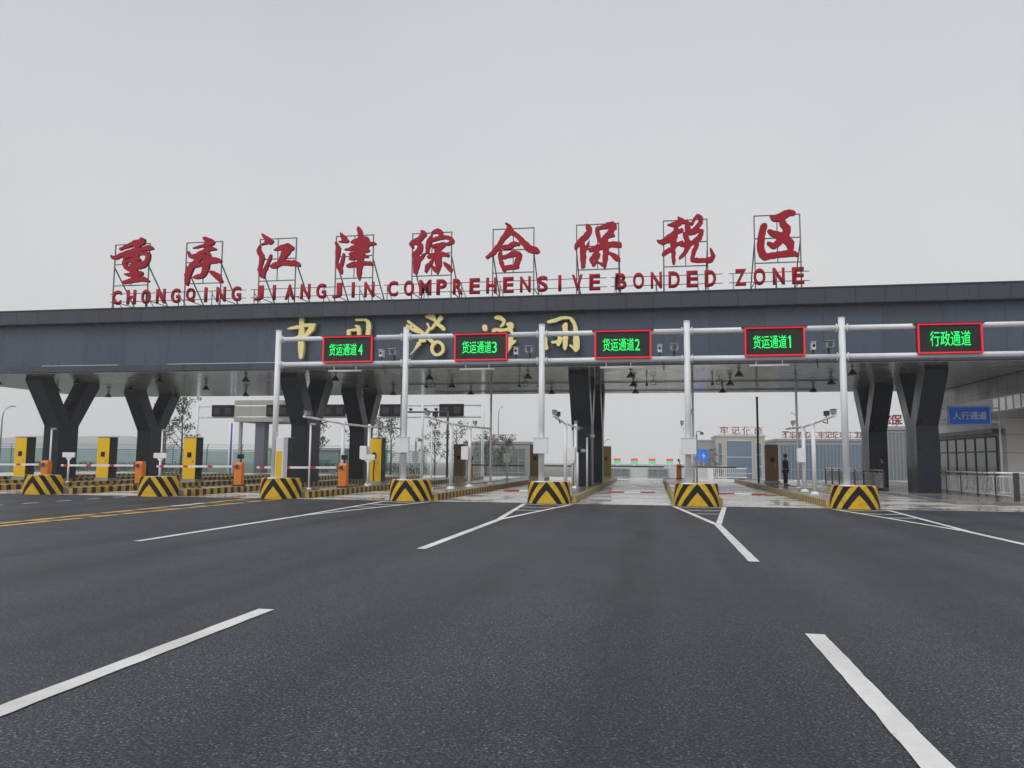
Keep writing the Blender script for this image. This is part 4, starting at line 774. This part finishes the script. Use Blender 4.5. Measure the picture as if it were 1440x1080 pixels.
f.box(WX-.072, WX-.033, 46.3, 56.5, 2.2, 2.28); f.box(WX-.072, WX-.033, 46.3, 56.5, 3.0, 3.08); f.build('mullion', M['black'], d)
MB().box(WX-.5, WX-.001, 45.6, 57, 3.2, 3.45).build('door_canopy', M['dark'], b)
c = MB().box(WX-.03, WX-.005, 42.3, 58, 4.35, 5.15).build('clerestory', M['glass'], b)
f = MB(); y = 42.3
for k in range(5): f.box(WX-.045, WX-.031, y+.08, y+.72, 4.42, 5.08); y += .86
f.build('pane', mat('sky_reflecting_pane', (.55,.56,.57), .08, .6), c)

# ------------------------------------------------------------------ far side: rear gantry, low canopy, buildings
g = thing('rear_gantry', 'white gantry behind the canopy carrying dark sign backs', 'gantry', (0, 65, 0))
for i in (-5, -3, -1, 0): MB().tube([(IX(i)+.1,0,0),(IX(i)+.1,0,6.5)], .13, 12).build('post', M['white'], g)
for z in (6.2, 5.2): MB().tube([(IX(-5),0,z),(IX(0)+.1,0,z)], .09, 12).build('beam', M['white'], g)
for k, lab in ((-5, 'leftmost dark sign back on the rear gantry'), (-4, 'dark sign back on the rear gantry, left of the leftmost gantry post'), (-3, 'dark sign back on the rear gantry, right of the leftmost gantry post'), (-2, 'dark sign back on the rear gantry, below the lane 4 sign'), (-1, 'rightmost dark sign back on the rear gantry')):
    x = IX(k)+1.65
    t = thing('sign_back', lab, 'lane sign', (x, 64.7, 5.25), 0, 'dark sign backs on the rear gantry')
    MB().box(0, 2.15, 0, .16, 0, 1.05).build('housing', M['black'], t, bevel=.01); MB().box(.2, .8, -.02, -.001, .2, .8).build('service_hatch', M['dark'], t); MB().box(1.3, 1.9, -.02, -.001, .2, .8).build('service_hatch', M['dark'], t)
t = thing('checkpoint_canopy', 'plain grey box canopy on a thick grey column, far behind at left', 'canopy', (-43.5, 76, 0))
MB().box(-.2, 5.3, 0, 6, 5.35, 7.6).build('roof', M['dwall'], t); MB().box(1.95, 3.0, .6, 1.6, 0, 5.348).build('column', mat('blue_grey_cladding', (.11,.115,.15), .5), t); MB().box(-.15, .12, 1, 1.3, 0, 5.348).build('column', M['grey'], t)
MB().box(1.6, 1.62, -.01, -.001, 5.35, 7.6).build('roof_joint', M['joint'], t)
t = thing('striped_pole', 'blue and white banded pole behind the third yellow kiosk', 'pole', (-40.6, 70, 0))
MB().tube([(0,0,0),(0,0,4.9)], .09, 10).tube([(.35,0,0),(.35,0,4.9)], .05, 10).build('pole', M['signw'], t); MB().tube([(.17,0,0),(.17,0,4.9)], .07, 10).build('blue_strip', mat('blue_paint', (.05,.08,.35), .5), t)
def block(name, lab, x0, x1, y0, d, z0, z1, wall, wins, sign=None, glass='bglass', roof=True, bars='mull'):
    t = thing(name, lab, 'building', ((x0+x1)/2, y0, z0)); w = (x1-x0)/2; h = z1-z0
    MB().box(-w, w, 0, d, 0, h).build('wall', wall, t)
    if roof: MB().box(-w-.15, w+.15, -.15, d+.15, h+.002, h+.35).build('parapet', wall, t)
    for (a, b_, c, e, nx, nz) in wins:                           # glazed field: x from a to b, z from c to e, nx by nz lights
        p = MB().box(a, b_, -.06, -.002, c, e).build('window', M[glass], t)
        f = MB()
        for i in range(nx+1): x = a+(b_-a)*i/nx; f.box(x-.05, x+.05, -.12, -.061, c, e)
        for j in range(nz+1): z = c+(e-c)*j/nz; f.box(a, b_, -.125, -.062, z-.07, z+.07)
        f.build('frame', M[bars], p)
    if sign:
        s = thing('rooftop_lettering', sign[2], 'sign', ((x0+x1)/2+sign[4], y0+.1, z1+.35))
        n = len(sign[0])
        for i, ch in enumerate(sign[0]):
            if ch != ' ': text('character', ch, sign[1], M['red'], s, .12, .01, None, ((i-(n-1)/2)*sign[3], 0, .15))
        fr = MB(); fr.bar((-(n/2)*sign[3], .16, .25), (n/2*sign[3], .16, .25), .08); fr.bar((-(n/2)*sign[3], .16, sign[1]), (n/2*sign[3], .16, sign[1]), .08)
        for i in range(n): fr.bar(((i-(n-1)/2)*sign[3], .2, 0), ((i-(n-1)/2)*sign[3], .2, sign[1]), .08)
        fr.build('rail', M['frame'], s)
    return t
block('office_building', 'three storey beige building with a blue glass middle and red roof lettering', 12.8, 22.6, 170, 14, -5.3, 6.7, M['beige'], [(-2.9, 2.3, 1., 11.2, 1, 3), (-4.6, -3.7, 1, 10.8, 1, 4), (3.1, 4.2, 1, 10.8, 1, 4)], ('牢记使命', 1.7, 'dark red characters on top of the beige building', 2.3, .2), bars='sill')
block('glass_building', 'long low blue grey glass building behind the guard', 17.6, 33, 120, 12, -3.6, 4.6, M['greyb'], [(-7.2, 7.5, .4, 7.7, 30, 2)], ('不忘初心 牢记使命 为民', .95, 'row of small red characters on the long low glass building', 1.0, -.9))
block('grey_office', 'small grey building half hidden by the beige one', 9.0, 12.7, 176, 8, -5.3, 5.9, M['greyb'], [(-1.2, 1.3, 2, 9.5, 2, 4)])
block('service_hall', 'grey green hall behind planting, with characters on its roof, left of the middle column', -27, -17.5, 110, 12, -2.8, 3.8, M['greyb'], [(-4.4, 4.2, .8, 6., 9, 3)], ('务中心', .95, 'three dark red characters on the roof of the grey green hall', 1.35, .9), 'greenglass')
block('fin_wall_building', 'tall grey building with vertical fins, seen between the dark columns', 21.4, 30.4, 80, 4, -.4, 4.7, M['greyb'], [(-4.3, 4.2, .3, 4.9, 26, 1)], ('综保', 1.0, 'red characters above the fin fronted building between the dark columns', 1.0, -3.6), 'finglass')
block('far_warehouse', 'plain pale warehouse far behind at left', -52, -42, 100, 20, -2.2, 2.6, M['greyb'], [(-4, 4, 2.2, 3.6, 8, 1)])
block('gatehouse', 'white low gatehouse wall beyond the end of the straight lane', -5.2, 5.2, 76, 2.2, -.3, 1.0, mat('pale_panel', (.52,.53,.54), .5), [(-4.6, -2.4, .35, 1.1, 3, 1), (-.6, 1.2, .35, 1.1, 2, 1)], glass='finglass', roof=False)
for x, lab in ((-6.98, 'leftmost'), (-3.78, 'second'), (-.48, 'third'), (2.8, 'rightmost')):
    t = thing('far_lane_sign', '%s of four tiny green and red lights ending the straight lane' % lab, 'lane sign', (x, 150, -5.1), 0, 'far lane lights')
    MB().box(-.65, .65, 0, .2, 6.1, 6.6).build('green_panel', mat('lit_green_panel', (.02,.55,.22), .5, var=0, emit=.6), t); MB().box(-.65, .65, 0, .2, 6.602, 7.1).build('red_panel', mat('lit_red_panel', (.62,.04,.06), .5, var=0, emit=.6), t); MB().tube([(0,.1,0),(0,.1,6.1)], .1, 8).build('post', M['white'], t)
for x, lab in ((5.1, 'left'), (5.98, 'right')):
    t = thing('road_sign', '%s of two small blue road signs beyond the lane signed 1' % lab, 'sign', (x, 100, -2.), 0, 'small blue road signs')
    MB().tube([(0,.06,0),(0,.06,3.7)], .05, 8).build('post', M['grey'], t); p = MB().box(-.38, .38, 0, .04, 3.65, 5.05).build('panel', M['blue'], t); MB().box(-.2, .2, -.006, -.001, 4.2, 4.3).box(-.03, .03, -.006, -.001, 3.9, 4.6).build('arrow', M['signw'], p)
t = thing('swing_gate', 'low white barred gate in front of the beige building', 'gate', (5.3, 74.5, 0))
MB().box(0, 3.0, 0, .06, .92, 1.0).box(0, 3.0, 0, .06, .1, .18).build('frame', M['white'], t); MB().box(-.5, 0, -.1, .3, 0, 1.05).build('post', M['white'], t)
gb = MB()
for k in range(16): gb.box(.1+k*.18, .14+k*.18, .01, .05, .181, .919)
gb.build('bars', M['white'], t)
def street_lamp(x, y, z, h, s, lab):
    t = thing('street_lamp', lab, 'street lamp', (x, y, z), 0, 'street lamps behind the gate')
    MB().tube([(0,0,0),(0,0,h-1.4),(s*.1,0,h-.7),(s*.5,0,h-.2),(s*1.0,0,h)], [.09,.07,.06,.05,.04], 10).build('pole', M['grey'], t)
    MB().box(min(s*.95,s*1.5), max(s*.95,s*1.5), -.12, .12, h-.03, h+.09).build('lamp_head', M['grey'], t, bevel=.02)
street_lamp(-71, 75, -.1, 7.1, 1, 'slim curved street lamp at the left edge behind the fence')
street_lamp(-24, 120, -3.5, 13.3, .5, 'tall thin street lamp on the skyline right of the lane 3 sign'); street_lamp(-6.5, 100, -2, 6.2, .6, 'short street lamp right of the middle dark column'); street_lamp(17.2, 100, -2, 9.5, -.5, 'street lamp rising above the long glass building by the guard'); street_lamp(24.5, 100, -2, 11, -.5, 'tallest street lamp above the glass building left of the rightmost gantry post')
# barbed fence at left
t = thing('mesh_fence', 'teal mesh fence with angled barbed arms along the left background', 'fence', (-100, 88, -1.1))
fn = MB(); L = 74; x = 0
while x <= L:
    MB().bar((x,0,0),(x,0,3.7),.09).bar((x,0,3.7),(x+.35,-.35,4.25),.07).build('post', M['teal'], t); x += 4.6
for z in (.3, 3.6): fn.bar((0,0,z),(L,0,z),.06)
x = 0
while x < L: fn.bar((x,.02,.3),(x,.02,3.6),.035); x += .15
for k in range(14): fn.bar((0,.03,.45+k*.24),(L,.03,.45+k*.24),.036)
fn.build('mesh_panel', M['teal'], t)
wr = MB()
for dz, dy in ((3.85,-.12),(4.05,-.25),(4.22,-.34)): wr.bar((0,dy,dz),(L,dy,dz),.025)
wr.build('barbed_wire', M['dark'], t)

# ------------------------------------------------------------------ plants
def leaves(mb, c, r, n, s, flat=1.):
    for _ in range(n):
        while True:
            p = Vector((random.uniform(-1,1), random.uniform(-1,1), random.uniform(-1,1)))
            if .15 < p.length < 1: break
        q = Vector(c)+Vector((p.x*r, p.y*r, p.z*r*flat))
        a = Vector((random.gauss(0,1), random.gauss(0,1), random.gauss(0,1))).normalized(); b_ = a.orthogonal().normalized()
        k = s*random.uniform(.6,1.3)
        mb.quad(q-a*k, q+b_*k*.5, q+a*k, q-b_*k*.5, 0 if random.random() < .6 else 1)
def tree(x, y, z, h, spread, dens, lab, group='young trees behind the gate', seed=0):
    random.seed(seed); t = thing('young_tree', lab, 'tree', (x, y, z), 0, group)
    tr = MB(); tr.tube([(0,0,0),(.05,0,h*.35),(-.04,.05,h*.65),(.03,0,h)], [.10,.075,.05,.015], 8); cr = MB()
    for k in range(15):
        f = .28+.68*k/15; a = random.uniform(0, 2*PI); l = spread*(1.15-f*.75)*random.uniform(.7,1.2); p = Vector((0,0,h*f)); q = p+Vector((math.cos(a)*l, math.sin(a)*l, l*random.uniform(.6,1.1)))
        m = (p+q)/2+Vector((0,0,.1)); tr.tube([p, m, q], [.035,.022,.008], 6)
        for s_ in range(3):
            e = m+(q-m)*random.random(); e2 = e+Vector((random.uniform(-.5,.5), random.uniform(-.5,.5), random.uniform(.1,.5))); tr.tube([e, e2], [.014,.006], 5)
            leaves(cr, e2, random.uniform(.22,.45), int(dens*random.uniform(.3,1.2)), .11)
    tr.build('trunk', M['bark'], t); cr.build('crown', [M['leafdark'], M['leaf']], t)
for n, (x, y, z, h, sp, de, lab) in enumerate([
    (-40.2, 61.5, -.05, 7.2, 1.5, 26, 'leafy young tree rising behind the third yellow kiosk from the left'), (-42.8, 63, -.05, 6.0, 1.2, 9, 'thin sparse tree left of the leafy one behind the third yellow kiosk'), (-33, 72, -.1, 6.4, 1.5, 16, 'young tree just right of the leftmost gantry post'),
    (-30, 76, -.2, 7.0, 1.7, 10, 'sparse tree between the paired columns, left one'), (-27.6, 76, -.2, 6.6, 1.6, 12, 'sparse tree between the paired columns, right one'), (-21.5, 84, -.8, 6.2, 1.7, 12, 'sparse tree left of the gantry post before the lane 3 sign'),
    (-18.6, 86, -.9, 5.4, 1.5, 14, 'sparse tree right of the gantry post before the lane 3 sign'), (-17, 90, -1.2, 5.0, 1.4, 14, 'low tree before the grey green hall, left of the others there'), (-21.8, 103, -2.2, 6.4, 1.7, 16, 'left one of two pale trees before the grey green hall'), (-19.4, 103, -2.2, 6.2, 1.6, 16, 'right one of two pale trees before the grey green hall'),
    (-31.6, 70, -.1, 5.6, 1.4, 12, 'slight tree left of the paired columns behind the lane 4 barrier'), (-25.6, 74, -.1, 5.8, 1.5, 14, 'slight tree close to the yellow kiosk with the cable'), (-23.4, 82, -.7, 5.6, 1.5, 14, 'slight tree just right of the yellow kiosk with the cable'), (11.2, 150, -5, 8.5, 2.2, 22, 'green tree at the left corner of the beige building')]): tree(x, y, z, h, sp, de, lab, seed=n+3)
def hedge(x0, x1, y, h, lab, seed):
    random.seed(seed); mb = MB(); x = x0
    while x < x1: leaves(mb, (x-x0, random.uniform(-.3,.3), h*.45), h*.55, 60, .10, .9); x += .45
    o = mb.build('hedge', [M['leafdark'], M['leaf']], None, (x0, y, 0)); tag(o, lab, 'hedge')
hedge(-66, -46, 74, 1.1, 'low dark hedge behind the left lanes', 5); hedge(-40, -24, 80, 1.2, 'low hedge behind the lanes right of the leftmost gantry post', 6)
# far hills
mb = MB(); n = 60; rows = 7
for j in range(rows):
    for i in range(n+1):
        x = -1500+i*18; e = noise.fractal(Vector((i*.13, 2.3, j*.15)), 1., 2., 4)
        z = max(-6, (34+18*e)*math.sin(PI*min(1, j/(rows-2)))*min(1, (i/10))*min(1, (n-i)/22)-5); mb.v.append((x, 980+j*45, z))
for j in range(rows-1):
    for i in range(n):
        a = j*(n+1)+i; mb.f.append([a, a+1, a+n+2, a+n+1]); mb.m.append(0); mb.sm.append(True)
structure(mb.build('hills', M['hill']))

# ------------------------------------------------------------------ haze
hz = MB().box(-1700, 1700, -260, 1700, -7, 110).build('haze', bpy.data.materials.new('haze_air')); hz['kind'] = 'stuff'
hm = hz.data.materials[0]; hm.use_nodes = True; nt = hm.node_tree; nt.nodes.clear()
vo = N(nt, 'ShaderNodeVolumePrincipled'); vo.inputs['Color'].default_value = (.97,.98,1.,1); vo.inputs['Density'].default_value = .0007; vo.inputs['Anisotropy'].default_value = .1
nt.links.new(vo.outputs[0], N(nt, 'ShaderNodeOutputMaterial').inputs['Volume'])

# ------------------------------------------------------------------ sky, sun, camera
EL, AZ = math.radians(40), math.radians(205)          # high thin light from behind the camera's left
w = bpy.data.worlds.new('World'); bpy.context.scene.world = w; w.use_nodes = True; nt = w.node_tree; nt.nodes.clear(); Lk = nt.links.new
sk = N(nt, 'ShaderNodeTexSky', sky_type='NISHITA'); sk.sun_disc = False; sk.sun_elevation = EL; sk.sun_rotation = AZ; sk.dust_density = 6.; sk.air_density = 1.2
hs = N(nt, 'ShaderNodeHueSaturation', Saturation=.12); Lk(sk.outputs[0], hs.inputs['Color'])
b1 = N(nt, 'ShaderNodeBackground', Strength=.08); Lk(hs.outputs[0], b1.inputs['Color'])
tc = N(nt, 'ShaderNodeTexCoord'); sp = N(nt, 'ShaderNodeSeparateXYZ'); Lk(tc.outputs['Generated'], sp.inputs[0])
cl = ramp(nt, [(0, (.72,.705,.70)), (.16, (.69,.688,.70)), (.34, (.62,.63,.66)), (.56, (.53,.55,.585)), (.75, (.95,.97,1.)), (1., (1.5,1.52,1.55))], 'LINEAR'); Lk(sp.outputs['Z'], cl.inputs['Fac'])
nz = N(nt, 'ShaderNodeTexNoise', Scale=1.6, Detail=6.); Lk(tc.outputs['Generated'], nz.inputs['Vector'])
nr = ramp(nt, [(.32, (.93, .935, .945)), (.68, (1.05, 1.05, 1.045))], 'LINEAR'); Lk(nz.outputs['Fac'], nr.inputs['Fac'])
mx = N(nt, 'ShaderNodeMix', data_type='RGBA', blend_type='MULTIPLY'); mx.inputs[0].default_value = 1; Lk(cl.outputs[0], mx.inputs[6]); Lk(nr.outputs[0], mx.inputs[7])
b2 = N(nt, 'ShaderNodeBackground', Strength=1.08); Lk(mx.outputs[2], b2.inputs['Color'])
ms = N(nt, 'ShaderNodeMixShader'); ms.inputs[0].default_value = .94; Lk(b1.outputs[0], ms.inputs[1]); Lk(b2.outputs[0], ms.inputs[2])
Lk(ms.outputs[0], N(nt, 'ShaderNodeOutputWorld').inputs['Surface'])
sl = bpy.data.lights.new('overcast_sun', 'SUN'); sl.energy = 1.15; sl.angle = math.radians(30); sl.color = (1, .985, .965)
so = bpy.data.objects.new('overcast_sun', sl); C.objects.link(so); so.rotation_euler = (PI/2-EL, 0, PI-AZ); so.location = (0,0,60)
cam = bpy.data.cameras.new('camera'); cam.sensor_width = 36; cam.lens = 36*1099.24/1440; cam.clip_end = 6000; cam.clip_start = .05
co = bpy.data.objects.new('camera', cam); C.objects.link(co); co.location = (0, 0, 1.6)
r_, u_, f_ = Vector((0.98386694,0.17872174,0.00802348)), Vector((0.00933511,-0.09607403,0.99533042)), Vector((-0.17865803,0.97919779,0.09619244))
co.rotation_euler = Matrix((r_, u_, -f_)).transposed().to_euler()
sc = bpy.context.scene; sc.camera = co
sc.view_settings.view_transform = 'Standard'; sc.view_settings.look = 'None'; sc.view_settings.exposure = 0; sc.view_settings.gamma = 1
sc.cycles.volume_bounces = 1; sc.cycles.max_bounces = 6; sc.cycles.use_denoising = True
